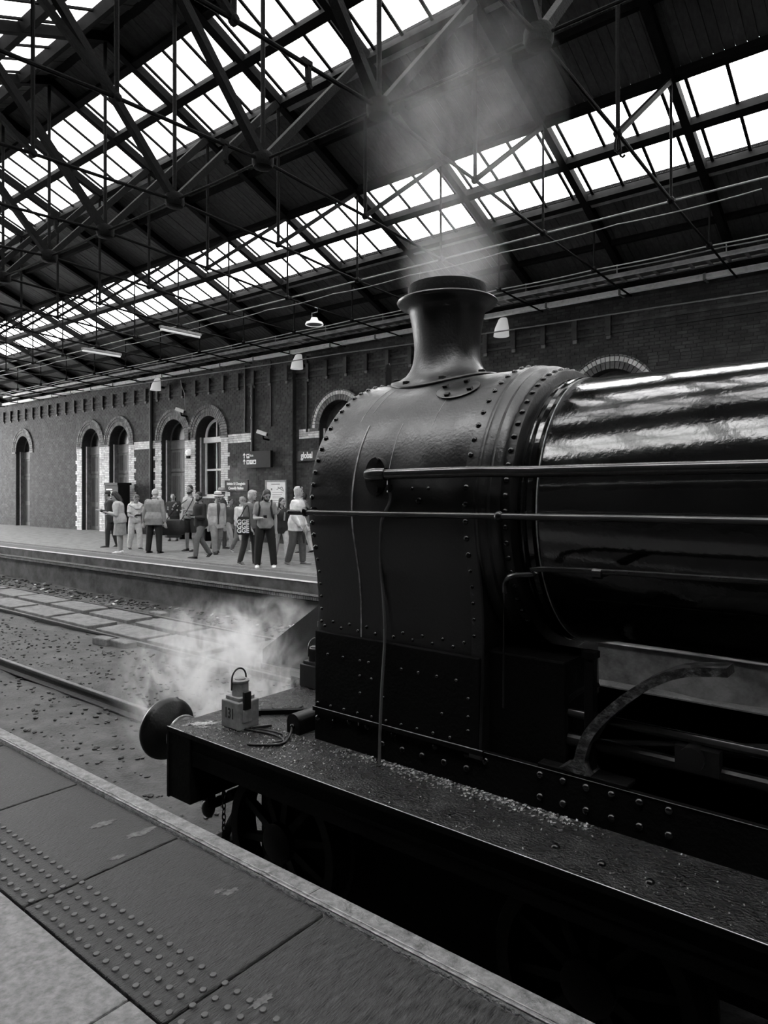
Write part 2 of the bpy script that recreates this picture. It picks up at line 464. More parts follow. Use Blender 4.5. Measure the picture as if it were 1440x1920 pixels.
for yy, r_ in ((1.9765, .0045), (1.990, .0028)): MB().path([(-12, yy, .0155 + (yy - 1.9765) * .3), (4, yy, .0155 + (yy - 1.9765) * .3)], r_, 6).build('edge_ridge', M_RIDGE, near_platform)
MB().box((XL, 1.90, -1.3), (XR, 2.02, -.36)).build('platform_wall', M_FACE, near_platform, smooth=None)
stud = None
mbs = MB()
def studm():
    me = MB().lathe([(.0125, 0), (.0122, .003), (.0105, .0052), (.006, .006)], 14, cap0=False).build('tactile_stud', M_STUD, smooth=40)
    m = me.data; bpy.data.objects.remove(me); return m
sm = studm(); cnt = 0
cells = []
for j in range(4):
    for k in range(-90, 60):
        x = -2.002 + k * .0635 + (.0318 if j % 2 else 0); y = 1.474 - j * .0647
        cells.append((abs(x + 2.0) + 0.3 * j, x, y))
cells.sort()
for n_, (q, x, y) in enumerate(cells):
    if n_ < 290:
        o = bpy.data.objects.new('tactile_stud', sm); COL.objects.link(o); o.location = (x, y, 0); o.parent = near_platform
    elif -6 < x < 1.5:
        mbs.lathe([(.0125, 0), (.0115, .004), (.006, .006)], 10, o=(x, y, 0), cap0=False)
o = mbs.build('tactile_studs', M_STUD, near_platform, smooth=40); tag(o, kind='stuff')

# pale spills and old paint on the slabs: flat marks with a shape of their own
def stain(name, x, y, z, a, b, ma, parent, seed, rot=0.0):
    rg = random.Random(seed); n = 26; c, s_ = math.cos(rot), math.sin(rot)
    ps = []
    for k in range(n):
        t = 2 * PI * k / n; q = rg.uniform(.55, 1.1)
        u, v = a * q * math.cos(t), b * q * math.sin(t); ps.append((x + c * u - s_ * v, y + s_ * u + c * v))
    return MB().prism(ps, 'z', z, z + .0012).build(name, ma, parent, smooth=None)
for i, (x, y, a, b) in enumerate(((-2.29, 1.83, .045, .02), (-2.33, 1.80, .03, .016), (-3.02, 1.87, .09, .03), (-3.25, 1.80, .07, .03), (-1.72, 1.50, .06, .02), (-2.9, 1.68, .05, .02))):
    stain('pale_spill', x, y, .0, a, b, M_SPILL, near_platform, i + 3, 1.45)
# far platform
far_platform = MB().box((XL, 9.16, -1.2), (XR, 15.9, -.02)).build('far_platform', M_FACE, smooth=None)
tag(far_platform, kind='structure')
MB().box((XL, 9.10, -.04), (XR, 9.62, 0)).build('edge_paving', M_FARD, far_platform, smooth=None)
MB().box((XL, 9.62, -.04), (XR, 9.70, .002)).build('edge_line', M_PALEC, far_platform, smooth=None)
MB().box((XL, 9.70, -.04), (XR, 15.9, 0)).build('platform_surface', M_FARP, far_platform, smooth=None)
for i in range(46):
    x0 = XL + i * 1.2
    MB().prism([(9.04, -.016), (9.04, -.010), (9.05, 0), (9.105, .003), (9.105, -.016)], 'x', x0 + .003, x0 + 1.197).build('coping_stone', M_FARE, far_platform, smooth=None)
MB().box((XL, 9.055, -.22), (XR, 9.2, -.016)).build('upper_course', M_FACE, far_platform, smooth=None)
MB().box((XL, 9.00, -.255), (XR, 9.2, -.225)).build('string_course', M_COPE, far_platform, smooth=None)
mb = MB()
for i in range(560): mb.box((-27 + i * .048, 9.03, -.335), (-27 + i * .048 + .03, 9.075, -.275))
o = mb.build('grating_course', M_TRIMW, far_platform, smooth=None, recalc=False); tag(o, kind='stuff')
MB().box((XL, 9.06, -.36), (XR, 9.2, -.255)).build('lower_course', M_FRAME, far_platform, smooth=None)
mb = MB()
for j in range(5):
    for k in range(420): mb.box((-27 + k * .05 + .025 * (j % 2), 9.74 + j * .05, 0), (-27 + k * .05 + .025 * (j % 2) + .022, 9.762 + j * .05, .005))
o = mb.build('tactile_studs', M_COPE, far_platform, smooth=None, recalc=False); tag(o, kind='stuff')

# ================================================================== SETTING: far brick wall
WTOP = roof_z(WALL_Y) - .02
Z0 = 3.60
# arched openings: centre, half width, foot, recess
OPEN = [(-34.6, .735, 0), (-28.2, .735, 0), (-25.97, .735, 0), (-22.235, .735, 0), (-20.135, .72, 1.42)]
OPEN_R = [(-14.05, .80, 0), (-5.80, .80, 0)]
R_OUT = 1.115
STEP = -15.86
def wall_section(name, xa, xb, y, opens, depth):
    mb = MB(); x = xa
    for (xc, hw, zb) in opens:
        mb.box((x, y, -.1), (xc - hw, y + depth, WTOP))
        if zb: mb.box((xc - hw, y, -.1), (xc + hw, y + depth, zb))
        n = 18
        arc = [(xc - hw * math.cos(PI * k / n), Z0 + hw * math.sin(PI * k / n)) for k in range(n + 1)]
        for k in range(n):
            a, b = arc[k], arc[k + 1]
            mb.prism([a, (a[0], WTOP), (b[0], WTOP), b], 'y', y, y + depth)
        x = xc + hw
    mb.box((x, y, -.1), (xb, y + depth, WTOP))
    w = mb.build(name, M_MORTAR, smooth=None, recalc=False); tag(w, kind='structure'); return w
wall_far = wall_section('wall_far', XL, STEP, WALL_Y, OPEN, .46)
wall_far_r = wall_section('wall_far_right', STEP, XR, WALL_Y + .15, OPEN_R, .40)

def row_pieces(z, sect):
    """(x0, x1, pale) intervals of one brick course"""
    opens, xa, xb = (OPEN, -40.5, STEP) if sect == 0 else (OPEN_R, STEP, 2.0)
    blocks = []
    for (xc, hw, zb) in opens:
        if z > Z0:
            if z - Z0 < R_OUT: 
                h = math.sqrt(R_OUT ** 2 - (z - Z0) ** 2); blocks.append((xc - h, xc + h))
        elif z > zb: blocks.append((xc - hw, xc + hw))
    blocks.sort()
    merged = []
    for b in blocks:
        if merged and b[0] < merged[-1][1]: merged[-1] = (merged[-1][0], max(b[1], merged[-1][1]))
        else: merged.append(b)
    free = []; x = xa
    for b in merged:
        if b[0] > x: free.append((x, b[0]))
        x = max(x, b[1])
    free.append((x, xb))
    pale = []
    odd = int(round(z / .225)) % 2
    q = .42 + (.11 if odd else 0)
    if 3.28 < z < 3.62:
        if sect == 0: pale += [(-25.24, -22.9), (-21.5, -20.85), (-19.42, -17.80), (-29.4, -26.7)]
        else: pale += [(-15.72, -14.85), (-13.25, -12.0), (-7.5, -6.6), (-5, -3.8)]
    elif z <= 3.28 and sect == 0:
        pale += [(-25.24, -25.24 + q), (-22.97 - q, -22.9), (-21.5, -20.85)]
        if z > .5: pale += [(-19.42, -19.42 + q - .04)]
        pale += [(-26.71 - q, -26.70), (-27.47, -27.47 + q), (-28.94 - q, -28.93)]
    out = []
    for (a, b) in free:
        cuts = sorted({a, b} | {t for p in pale for t in p if a < t < b})
        for c, d in zip(cuts, cuts[1:]):
            m = (c + d) / 2
            out.append((c, d, any(p[0] <= m <= p[1] for p in pale)))
    return out
dark_mb, pale_mb, single = MB(), MB(), []
BOXF = [(0, 1, 5, 4), (4, 5, 6, 7), (3, 0, 4, 7), (1, 2, 6, 5), (0, 3, 2, 1)]
def brickbox(mb, x0, x1, z0, z1, y, t):
    mb.add([(x0, y - t, z0), (x1, y - t, z0), (x1, y, z0), (x0, y, z0), (x0, y - t, z1), (x1, y - t, z1), (x1, y, z1), (x0, y, z1)], BOXF)
for sect, wy in ((0, WALL_Y), (1, WALL_Y + .15)):
    for r in range(0, 80):
        z = r * .075; zc = z + .0375
        if z > WTOP - .08: break
        for (a, b, pl) in row_pieces(zc, sect):
            x = a - (.1125 if r % 2 and not pl else 0)
            if pl and r % 2: x = a - .06
            L = .225
            while x < b - .01:
                p, q = max(a, x), min(b, x + L)
                x += L
                if q - p < .03: continue
                t = .008 + rng.uniform(0, .005) + (.012 if pl else 0)
                if pl and sect == 0 and -21.6 < p < -18.9 and 1.35 < z < 3.6 and len(single) < 190:
                    single.append((p + .004, q - .004, z + .004, z + .069, wy, t))
                else:
                    brickbox(pale_mb if pl else dark_mb, p + .005, q - .005, z + .005, z + .070, wy, t)
o = dark_mb.build('brickwork', M_BRICK, wall_far, smooth=None, recalc=False); tag(o, kind='stuff')
o = pale_mb.build('pale_brickwork', M_PALE, wall_far, smooth=None, recalc=False); tag(o, kind='stuff')
for s_ in single:
    m = MB(); brickbox(m, *s_); m.build('brick', M_PALE, wall_far, smooth=None, recalc=False)
# arch rings of voussoir bricks
nsing = 0
for sect, lst in ((0, OPEN), (1, OPEN_R)):
    wy = WALL_Y if sect == 0 else WALL_Y + .15; par = wall_far if sect == 0 else wall_far_r
    for (xc, hw, zb) in lst:
        near = -24 < xc < -13
        for (r0, r1, n, prj) in ((hw, hw + .155, 26, .03), (hw + .165, hw + .27, 30, .045), (hw + .28, R_OUT, 34, .06)):
            joined = MB()
            for k in range(n):
                a0 = PI * (k + .08) / n; a1 = PI * (k + .92) / n
                poly = [(xc - r * math.cos(a), Z0 + r * math.sin(a)) for r, a in ((r0, a0), (r1, a0), (r1, a1), (r0, a1))]
                ma = M_PALE if (r0 > hw and r1 < R_OUT and sect == 1) else M_RING
                if near and nsing < 250 and r0 < hw + .2:
                    MB().prism(poly, 'y', wy - prj, wy + .02).build('voussoir', ma, par, smooth=None); nsing += 1
                else: joined.prism(poly, 'y', wy - prj, wy + .02)
            if joined.v: tag(joined.build('arch_brickwork', ma, par, smooth=None), kind='stuff')
        # impost blocks of the springing line
        for sx in (-1, 1):
            MB().box((xc + sx * hw, wy - .05, Z0 - .09), (xc + sx * (hw + .38), wy, Z0 - .01)).build('impost', M_RING, par, smooth=None)
        # stepped inner reveal with a pale arris
        for sx in (-1, 1):
            MB().box((xc + sx * hw, wy + .18, zb), (xc + sx * (hw - .07), wy + .46, Z0)).build('reveal', M_RING, par, smooth=None)
            MB().box((xc + sx * (hw - .001), wy + .165, zb), (xc + sx * (hw - .075), wy + .18, Z0)).build('pale_arris', M_PALE, par, smooth=None)
# corbel strips under the eaves with their string courses
for i in range(44):
    x = -39.8 + i * .79
    wy = WALL_Y if x < STEP else WALL_Y + .15
    MB().box((x - .06, wy - .09, 5.14), (x + .06, wy, 5.62)).build('corbel', M_BRICK, wall_far, smooth=None)
    MB().box((x - .05, wy - .06, 5.06), (x + .05, wy, 5.14)).build('corbel_foot', M_RING, wall_far, smooth=None)
for z in (5.18, 5.36):
    MB().box((-40, WALL_Y - .035, z), (STEP, WALL_Y, z + .06)).build('string_course', M_BRICK, wall_far, smooth=None)
    MB().box((STEP, WALL_Y + .115, z), (2, WALL_Y + .15, z + .06)).build('string_course', M_BRICK, wall_far_r, smooth=None)

# doors and window in the arches
def door(idx, xc, hw):
    y = WALL_Y + .36
    d = MB().box((xc - hw, y + .04, 0), (xc + hw, y + .1, Z0 + hw)).build('door_%d' % idx, M_DOORDK, smooth=None); tag(d, kind='structure')
    hw2 = hw - .07
    MB().box((xc - hw2, y - .02, 3.27), (xc + hw2, y + .06, 3.56)).build('transom', M_DOOR, d, smooth=None, bevel=.01)
    MB().box((xc - hw2, y - .05, 3.25), (xc + hw2, y + .06, 3.285)).build('transom_moulding', M_TRIMW, d, smooth=None)
    MB().box((xc - hw2, y - .05, 3.55), (xc + hw2, y + .06, 3.59)).build('transom_moulding', M_DOORDK, d, smooth=None)
    for (za, zb) in ((0.03, 2.36), (2.43, 3.24)):
        nl = 2
        for s_ in range(nl):
            x0 = xc - hw2 + s_ * hw2 + .006; x1 = x0 + hw2 - .012
            leaf = MB().box((x0, y, za), (x1, y + .05, zb)).build('door_leaf' if za < 1 else 'over_panel', M_DOOR, d, smooth=None)
            w = x1 - x0
            for (pa, pb) in (((.12, .46), (.54, .88)) if za > 1 else ((.12, .46), (.54, .88))):
                for (ha, hb) in (((.12, .88),) if za > 1 else ((.06, .42), (.50, .95))):
                    MB().box((x0 + pa * w, y - .012, za + ha * (zb - za)), (x0 + pb * w, y + .01, za + hb * (zb - za))).build('door_panel', M_DOORDK, leaf, smooth=None, bevel=.008)
        MB().box((xc - hw2, y - .015, za - .04), (xc + hw2, y + .05, za)).build('door_rail', M_DOORDK, d, smooth=None)
    n = 16; arcp = [(xc - (hw2) * math.cos(PI * k / n), 3.6 + (hw2) * math.sin(PI * k / n)) for k in range(n + 1)]
    MB().prism(arcp, 'y', y + .01, y + .03).build('fanlight_pane', M_PANE, d, smooth=None)
    MB().path([(a, y, b) for a, b in arcp], .035, 6).build('fanlight_frame', M_DOORDK, d)
    return d
door(1, -22.235, .735); door(2, -25.97, .735); door(3, -28.2, .735); door(4, -34.6, .735)
def window(idx, xc, hw, zb):
    y = WALL_Y + .34; hw2 = hw - .075
    w = MB()
    w.box((xc - hw2, y, zb + .05), (xc - hw2 + .075, y + .09, Z0)); w.box((xc + hw2 - .075, y, zb + .05), (xc + hw2, y + .09, Z0))
    w.box((xc - hw2, y, zb + .05), (xc + hw2, y + .09, zb + .14))
    w = w.build('window_%d' % idx, M_WHITEP, smooth=None); tag(w, kind='structure')
    MB().box((xc - hw2 - .02, y - .06, 3.40), (xc + hw2 + .02, y + .09, 3.60)).build('window_transom', M_WHITEP, w, smooth=None, bevel=.015)
    MB().box((xc - hw2 - .02, y - .12, zb), (xc + hw2 + .02, y + .09, zb + .06)).build('window_sill', M_WHITEP, w, smooth=None)
    MB().box((xc - hw2, y + .01, 2.40), (xc + hw2, y + .08, 2.47)).build('meeting_rail', M_WHITEP, w, smooth=None)
    MB().box((xc - .02, y + .015, zb + .1), (xc + .02, y + .07, 3.42)).build('glazing_bar', M_WHITEP, w, smooth=None)
    for s_ in (-1, 1):
        for (za, zb2) in ((zb + .14, 2.40), (2.47, 3.40)):
            a, b = (xc - hw2 + .075, xc - .02) if s_ < 0 else (xc + .02, xc + hw2 - .075)
            MB().box((a, y + .045, za), (b, y + .055, zb2)).build('pane', M_PANE, w, smooth=None)
    n = 18; arcp = [(xc - hw2 * math.cos(PI * k / n), Z0 + hw2 * math.sin(PI * k / n)) for k in range(n + 1)]
    MB().prism(arcp, 'y', y + .045, y + .055).build('fanlight_pane', M_PANE, w, smooth=None)
    inner = [(xc - (hw2 - .09) * math.cos(PI * k / n), Z0 + (hw2 - .09) * math.sin(PI * k / n)) for k in range(n + 1)]
    f = MB()
    for k in range(n): f.prism([arcp[k], arcp[k + 1], inner[k + 1], inner[k]], 'y', y, y + .09)
    f.box((xc - .02, y + .01, Z0), (xc + .02, y + .07, Z0 + hw2 - .05))
    f.build('fanlight_frame', M_WHITEP, w, smooth=None, recalc=False)
    MB().box((xc - hw, y + .1, zb), (xc + hw, y + .13, Z0 + hw)).build('blind', M_DOORDK, w, smooth=None)
window(1, -20.135, .72, 1.42)
for i, (xc, hw, zb) in enumerate(OPEN_R):
    b = MB().box((xc - hw, WALL_Y + .45, 0), (xc + hw, WALL_Y + .55, Z0 + hw)).build('wall_blind_arch' if i == 0 else 'wall_blind_arch_right', M_BRICK, smooth=None); tag(b, kind='structure')
# near and end walls of the shed (out of the picture, they keep the daylight out)
MB().box((XL, NEAR_Y - .3, -1.3), (XR, NEAR_Y, roof_z(NEAR_Y) + .3)).build('wall_near', M_UNSEENDK, smooth=None)['kind'] = 'structure'
MB().box((XR, NEAR_Y - .3, -1.3), (XR + .3, 15.9, 10.5)).build('wall_right', M_UNSEENDK, smooth=None)['kind'] = 'structure'

# ================================================================== SETTING: roof
roof = MB().box((XL, RY - .14, roof_z(RY) + .02), (XR, RY + .14, roof_z(RY) + .16)).build('roof', M_RAFT, smooth=None)
tag(roof, kind='structure')
SP = 2.073; TX0 = -3.17
PITCH = math.atan(SL)
BAYS = [TX0 - SP * k for k in range(-5, 21)]
def slope_box(mb, x0, x1, ya, yb, dz0, dz1):
    """a board lying on the slope between ya and yb, dz above the soffit"""
    za, zb = roof_z(ya), roof_z(yb)
    mb.add([(x0, ya, za + dz0), (x1, ya, za + dz0), (x1, yb, zb + dz0), (x0, yb, zb + dz0), (x0, ya, za + dz1), (x1, ya, za + dz1), (x1, yb, zb + dz1), (x0, yb, zb + dz1)],
           [(0, 3, 2, 1), (4, 5, 6, 7), (0, 1, 5, 4), (1, 2, 6, 5), (2, 3, 7, 6), (3, 0, 4, 7)])
# boards: ridge strip, between the bands, eaves, on both slopes
STR = [(6.4, 6.95), (8.65, 10.745), (12.51, 15.5)]
NEAR_STR = STR
pl_mb = MB(); nplank = 0
for k, xb in enumerate(BAYS):
    for si, (ya, yb) in enumerate(NEAR_STR):
        for far in (True, False):
            if far and si == 3: continue
            a, b = (ya, yb) if far else (2 * RY - yb, 2 * RY - ya)
            n = 14
            for j in range(n):
                x1 = xb - SP * j / n - .004; x0 = xb - SP * (j + 1) / n + .004
                dz = rng.uniform(0, .008)
                if far and si > 0 and -17.0 < xb < -3 and nplank < 290:
                    m = MB(); slope_box(m, x0, x1, a, b, .05 + dz, .08 + dz); m.build('plank', M_PLANK, roof, smooth=None, recalc=False); nplank += 1
                else: slope_box(pl_mb, x0, x1, a, b, .05 + dz, .08 + dz)
o = pl_mb.build('planking', M_PLANK, roof, smooth=None, recalc=False); tag(o, kind='stuff')
cov = MB()
for si, (ya, yb) in enumerate(NEAR_STR):
    for far in (True, False):
        if far and si == 3: continue
        a, b = (ya, yb) if far else (2 * RY - yb, 2 * RY - ya)
        slope_box(cov, XL, XR, a, b, .10, .16)
cov.build('roof_covering', M_RAFT, roof, smooth=None)
# purlins along the roof and trim boards at the edges of the glazing
for (a, b, m_) in ALLBANDS:
    far = a > RY
    for (yy, w, h, ma) in ((m_, .15, .17, M_RAFT), (a, .12, .16, M_RAFT), (b, .12, .16, M_RAFT)):
        z = roof_z(yy)
        MB().bar((XL, yy, z - .02), (XR, yy, z - .02), w, h, up=(0, math.sin(PITCH) * (1 if far else -1), math.cos(PITCH))).build('purlin', ma, roof, smooth=None)
    yy = b + .10 if far else a - .10
    MB().bar((XL, yy, roof_z(yy) - .01), (XR, yy, roof_z(yy) - .01), .14, .09, up=(0, math.sin(PITCH) * (1 if far else -1), math.cos(PITCH))).build('trim_board', M_TRIMW, roof, smooth=None)
for yy in (9.6, 13.7, 2 * RY - 9.6, 2 * RY - 13.7):
    MB().bar((XL, yy, roof_z(yy) + .0), (XR, yy, roof_z(yy) + .0), .10, .11).build('purlin', M_RAFT, roof, smooth=None)
MB().bar((XL, 14.98, 6.06), (XR, 14.98, 6.06), .16, .10).build('wall_plate', M_RAFT, roof, smooth=None)
MB().bar((XL, NEAR_Y + .1, 5.99), (XR, NEAR_Y + .1, 5.99), .16, .14).build('wall_plate', M_RAFT, roof, smooth=None)
# glazing: one skylight per band, each pane and glazing bar its own piece
NP = 4
for wi, (a, b, m_) in enumerate(ALLBANDS):
    far = a > RY
    sky = MB().box((XL, (b if far else a) - .02, roof_z(b if far else a) + .03), (XR, (b if far else a) + .02, roof_z(b if far else a) + .07)).build('window_%d' % (wi + 2), M_RAFT, smooth=None)
    tag(sky, kind='structure')
    gm = M_GLASS1 if wi in (0, 2) else M_GLASS2
    rest = MB()
    for k, xb in enumerate(BAYS):
        edges = [0, .07, .07 + .31, .07 + .62, 1.0]
        edges = [xb - SP * (.02 + e * .98) for e in (0, .085, .36, .64, .92)] + [xb - SP]
        for j in range(len(edges) - 1):
            x1, x0 = edges[j] - .004, edges[j + 1] + .004
            for (ya, yb) in ((a, m_), (m_, b)):
                if far and k >= 4 and xb > -42:
                    m = MB(); slope_box(m, x0, x1, ya + .05, yb - .05, .070, .076); m.build('pane', gm, sky, smooth=None, recalc=False)
                else: slope_box(rest, x0, x1, ya + .05, yb - .05, .070, .076)
            if j > 0:
                x = edges[j]
                g = MB(); slope_box(g, x - .024, x + .024, a, b, .030, .068)
                g.build('glazing_bar', M_RAFT, sky, smooth=None, recalc=False)
    if rest.v: tag(rest.build('panes', gm, sky, smooth=None, recalc=False), kind='stuff')
# ================================================================== roof trusses (each one a thing)
ORD = ['first', 'second', 'third', 'fourth', 'fifth', 'sixth', 'seventh', 'eighth', 'ninth', 'tenth', 'eleventh', 'twelfth',
       'thirteenth', 'fourteenth', 'fifteenth', 'sixteenth', 'seventeenth', 'eighteenth', 'nineteenth', 'twentieth', 'twenty-first']
NODES = [(6.4, 6.226), (8.576, 6.13), (10.75, 6.00), (12.93, 5.93), (14.98, 5.87)]
def mir(p): return (2 * RY - p[0], p[1])
def truss_parts(first):
    """parts modelled about x = 0"""
    P = []
    for far in (True, False):
        f = (lambda p: p) if far else mir
        # principal rafter
        n = (0, math.sin(PITCH) * (1 if far else -1), math.cos(PITCH))
        a = f((6.4, roof_z(6.4) - .03)); b = f((15.05, roof_z(15.05) - .03))
        P.append(('rafter', MB().bar((0, a[0], a[1]), (0, b[0], b[1]), .13, .16, up=n), M_RAFT, None))
        # bottom chord rods from node to node
        m = MB()
        for p, q in zip(NODES, NODES[1:]):
            p, q = f(p), f(q)
            r = .026 if p[0] in (6.4, f((8.576, 0))[0]) else .02
            m.path([(0, p[0], p[1]), (0, (p[0] + q[0]) / 2, (p[1] + q[1]) / 2 - .008), (0, q[0], q[1])], r, 8)
        P.append(('tie_rod', m, M_IRON, None))
        for i in range(0, 3):
            p = f(NODES[i]); y2 = NODES[i + 1][0]; q = f((y2 - .05, roof_z(y2) - .10))
            w = (.125, .075, .055)[i]
            P.append(('strut', MB().bar((0, p[0], p[1]), (0, q[0], q[1]), w * .8, w, up=(1, 0, 0), w2=w, h2=w * .8), M_IRON, None))
        for i in (1, 2, 3):
            p = f(NODES[i])
            P.append(('hanger', MB().tube((0, p[0], p[1]), (0, p[0], roof_z(NODES[i][0]) - .08), (.03, .022, .016)[i - 1], n=8), M_IRON, None))
        for i in (1, 2, 3):
            p = f(NODES[i])
            P.append(('node_joint', MB().lathe([(.03, -.05), (.055, -.03), (.055, .03), (.03, .05)], 10, o=(0, p[0], p[1]), ax='x'), M_IRON, None))
    P.append(('hanger', MB().tube((0, RY, 6.23), (0, RY, RZ - .1), .032, n=8), M_IRON, None))
    P.append(('hub', MB().lathe([(.06, -.12), (.13, -.10), (.15, -.05), (.15, .05), (.13, .09), (.05, .12)], 16, o=(0, RY, 6.226)), M_IRON, None))
    P.append(('tie_rod', MB().path([(0, RY, 6.226), (-SP / 2, RY, 6.21), (-SP, RY, 6.226)], .02, 8), M_IRON, None))
    return P
tp = [(n, mb.build(n, ma), ma) for (n, mb, ma, _) in truss_parts(True)]
meshes = [(n, o.data) for n, o, _ in tp]
for _, o, _ in tp: bpy.data.objects.remove(o)
for k in range(-1, 20):
    x = TX0 - SP * k
    i = k + 1
    lab = ('iron roof truss nearest the camera, %s' % 'above the right edge' if k == -1 else
           '%s soot-black iron roof truss counting from the right edge of the picture' % ORD[i])
    r = empty('roof_truss', (x, RY, 5.9)); tag(r, lab, 'roof truss', 'iron roof trusses')
    for n, me in meshes:
        o = bpy.data.objects.new(n, me); COL.objects.link(o); o.parent = r; o.location = (0, -RY, -5.9)
    if k in (1, 2, 4):     # rusty clamp gripping the near-side tie rod
        yy = {1: 5.19, 2: 5.73, 4: 5.5}[k]; zz = 6.226 - (6.4 - yy) * .044
        m = MB().bar((0, yy - .07, zz + .01), (0, yy + .07, zz + .01), .05, .07)
        m.bar((0, yy + .02, zz), (0, yy + .03, zz - .20), .05, .05, up=(0, 1, 0)); m.bar((0, yy + .03, zz - .20), (0, yy + .06, zz - .24), .045, .04, up=(0, 1, 0))
        o = m.build('clamp', M_IRON, r); o.location = (0, -RY, -5.9)
    if k == 0:
        m = MB()
        for dy in (-.09, 0, .09):
            m.path([(0, 8.576 + dy * .3, 6.1), (.0, 8.576 + dy, 5.98), (0, 8.576 + dy, 5.88), (.03, 8.576 + dy, 5.855), (.06, 8.576 + dy, 5.88)], .016, 6)
        o = m.build('hook', M_IRON, r); o.location = (0, -RY, -5.9)
# ------------------------------------------------------------------ services under the roof
def cable(name, pts, r, ma, label, cat='cable', n=6, sag=0):
    p = []
    for (a, b) in zip(pts, pts[1:]):
        a, b = Vector(a), Vector(b)
        for i in range(12):
            t = i / 12; q = a.lerp(b, t); q.z -= sag * 4 * t * (1 - t); p.append(q)
    p.append(Vector(pts[-1]))
    o = MB().path(p, r, n).build(name, ma); tag(o, label, cat); return o
cable('conduit', [(XL + 1, 10.86, 6.03), (2, 10.86, 6.03)], .016, M_CABLE, 'pale metal conduit running along under the far skylight', 'conduit')
cable('cable', [(-2 - SP * i, 10.98, 5.93) for i in range(0, 20)], .010, M_CABLE, 'thin drooping cable beside the pale conduit under the far skylight', sag=.03)
cable('cable', [(-1.1 - SP * i, 12.95, 5.93) for i in range(0, 20)], .013, M_CABLE, 'pale cable strung truss to truss in front of the eaves boards', sag=.015)
cable('cable', [(-1.1 - SP * i, 13.75, 6.12) for i in range(0, 20)], .014, M_CABLE, 'pale cable along the upper edge of the cable tray', sag=.02)
cable('cable', [(-30, 14.64, 5.88), (-13.2, 14.64, 5.60), (-4.6, 14.64, 5.45), (2, 14.64, 5.43)], .016, M_CABLE, 'taut messenger wire crossing in front of the white wall lights', sag=.03)
# ladder tray
t = empty('cable_tray', (-14, 14.1, 6.0)); tag(t, 'galvanised ladder tray hung along the eaves above the brick wall', 'cable tray')
for yy, nm in ((13.95, 'side_rail'), (14.35, 'side_rail')):
    own(MB().box((-34, yy - .015, 6.0), (1, yy + .015, 6.09)).build(nm, M_TRAY, smooth=None), t)
own(MB().box((-34, 14.03, 6.02), (1, 14.25, 6.05)).build('cable_bundle', M_CABLEDK, smooth=None), t)
rm = MB().box((-.03, -.2, 0), (.03, .2, .02)).build('rung', M_TRAY, smooth=None).data
bpy.data.objects.remove(bpy.data.objects['rung'])
for i in range(100):
    o = bpy.data.objects.new('rung', rm); COL.objects.link(o); o.location = (-.5 - i * .33, 14.15, 6.0); own(o, t)
for i in range(16):
    o = own(MB().tube((-1.1 - SP * i, 14.15, 6.0), (-1.1 - SP * i, 14.15, roof_z(14.15) - .02), .012, n=6).build('hanger_rod', M_TRAY), t)
# white trunking in lengths
t = empty('cable_trunking', (-14, 14.95, 5.93)); tag(t, 'long white cable trunking under the eaves, flaking paint', 'trunking')
for i in range(22):
    x0 = -36 + i * 1.7
    own(MB().box((x0 + .012, 14.72, 5.88 + rng.uniform(-.006, .006)), (x0 + 1.69, 14.84, 5.985)).build('trunking_length', M_TRUNK, smooth=None, bevel=.006), t)
    own(MB().box((x0 - .03, 14.71, 5.865), (x0 + .02, 15.0, 5.995)).build('joint_cover', M_TRIMW, smooth=None), t)
# lamps under the trusses and on the wall
def tube_light(x, y0, y1, z, label):
    r = empty('tube_light', (x, y0, z)); tag(r, label, 'light', 'tube lights on the tie rods')
    own(MB().box((x - .05, y0, z), (x + .05, y1, z + .07)).build('housing', M_TRIMW, smooth=None, bevel=.01), r)
    own(MB().path([(x, y0 + .03, z - .02), (x, y1 - .03, z - .02)], .035, 10).build('diffuser', M_TUBE), r)
    for yy in (y0 + .2, y1 - .2): own(MB().tube((x, yy, z + .06), (x, yy, z + .20), .01, n=6).build('bracket', M_IRON), r)
tube_light(TX0 - 6 * SP, 10.2, 11.45, 5.84, 'white tube light under the roof rods, nearer of the two at left')
tube_light(TX0 - 8 * SP, 10.3, 11.55, 5.84, 'white tube light at the far left edge, farther of the two')
x = TX0 - 4 * SP
r = empty('pendant_lamp', (x, 11.6, 5.55)); tag(r, 'round pale dome lamp hung from a roof rod left of the chimney', 'lamp')
own(MB().lathe([(.21, 0), (.215, .02), (.19, .06), (.10, .10), (.07, .17), (.0, .18)], 24, o=(x, 11.6, 5.55), cap0=False, cap1=False).build('lamp_shade', M_TUBE), r)
own(MB().lathe([(0, .012), (.18, .012), (.18, .02), (0, .02)], 24, o=(x, 11.6, 5.55), cap0=False, cap1=False).build('lens', M_TRIMW), r)
own(MB().path([(x - .08, 11.6, 5.72), (x - .08, 11.6, 5.84), (x + .10, 11.6, 5.84), (x + .10, 11.6, 5.93), (x, 11.6, 5.965)], .012, 6).build('bracket', M_CABLE), r)
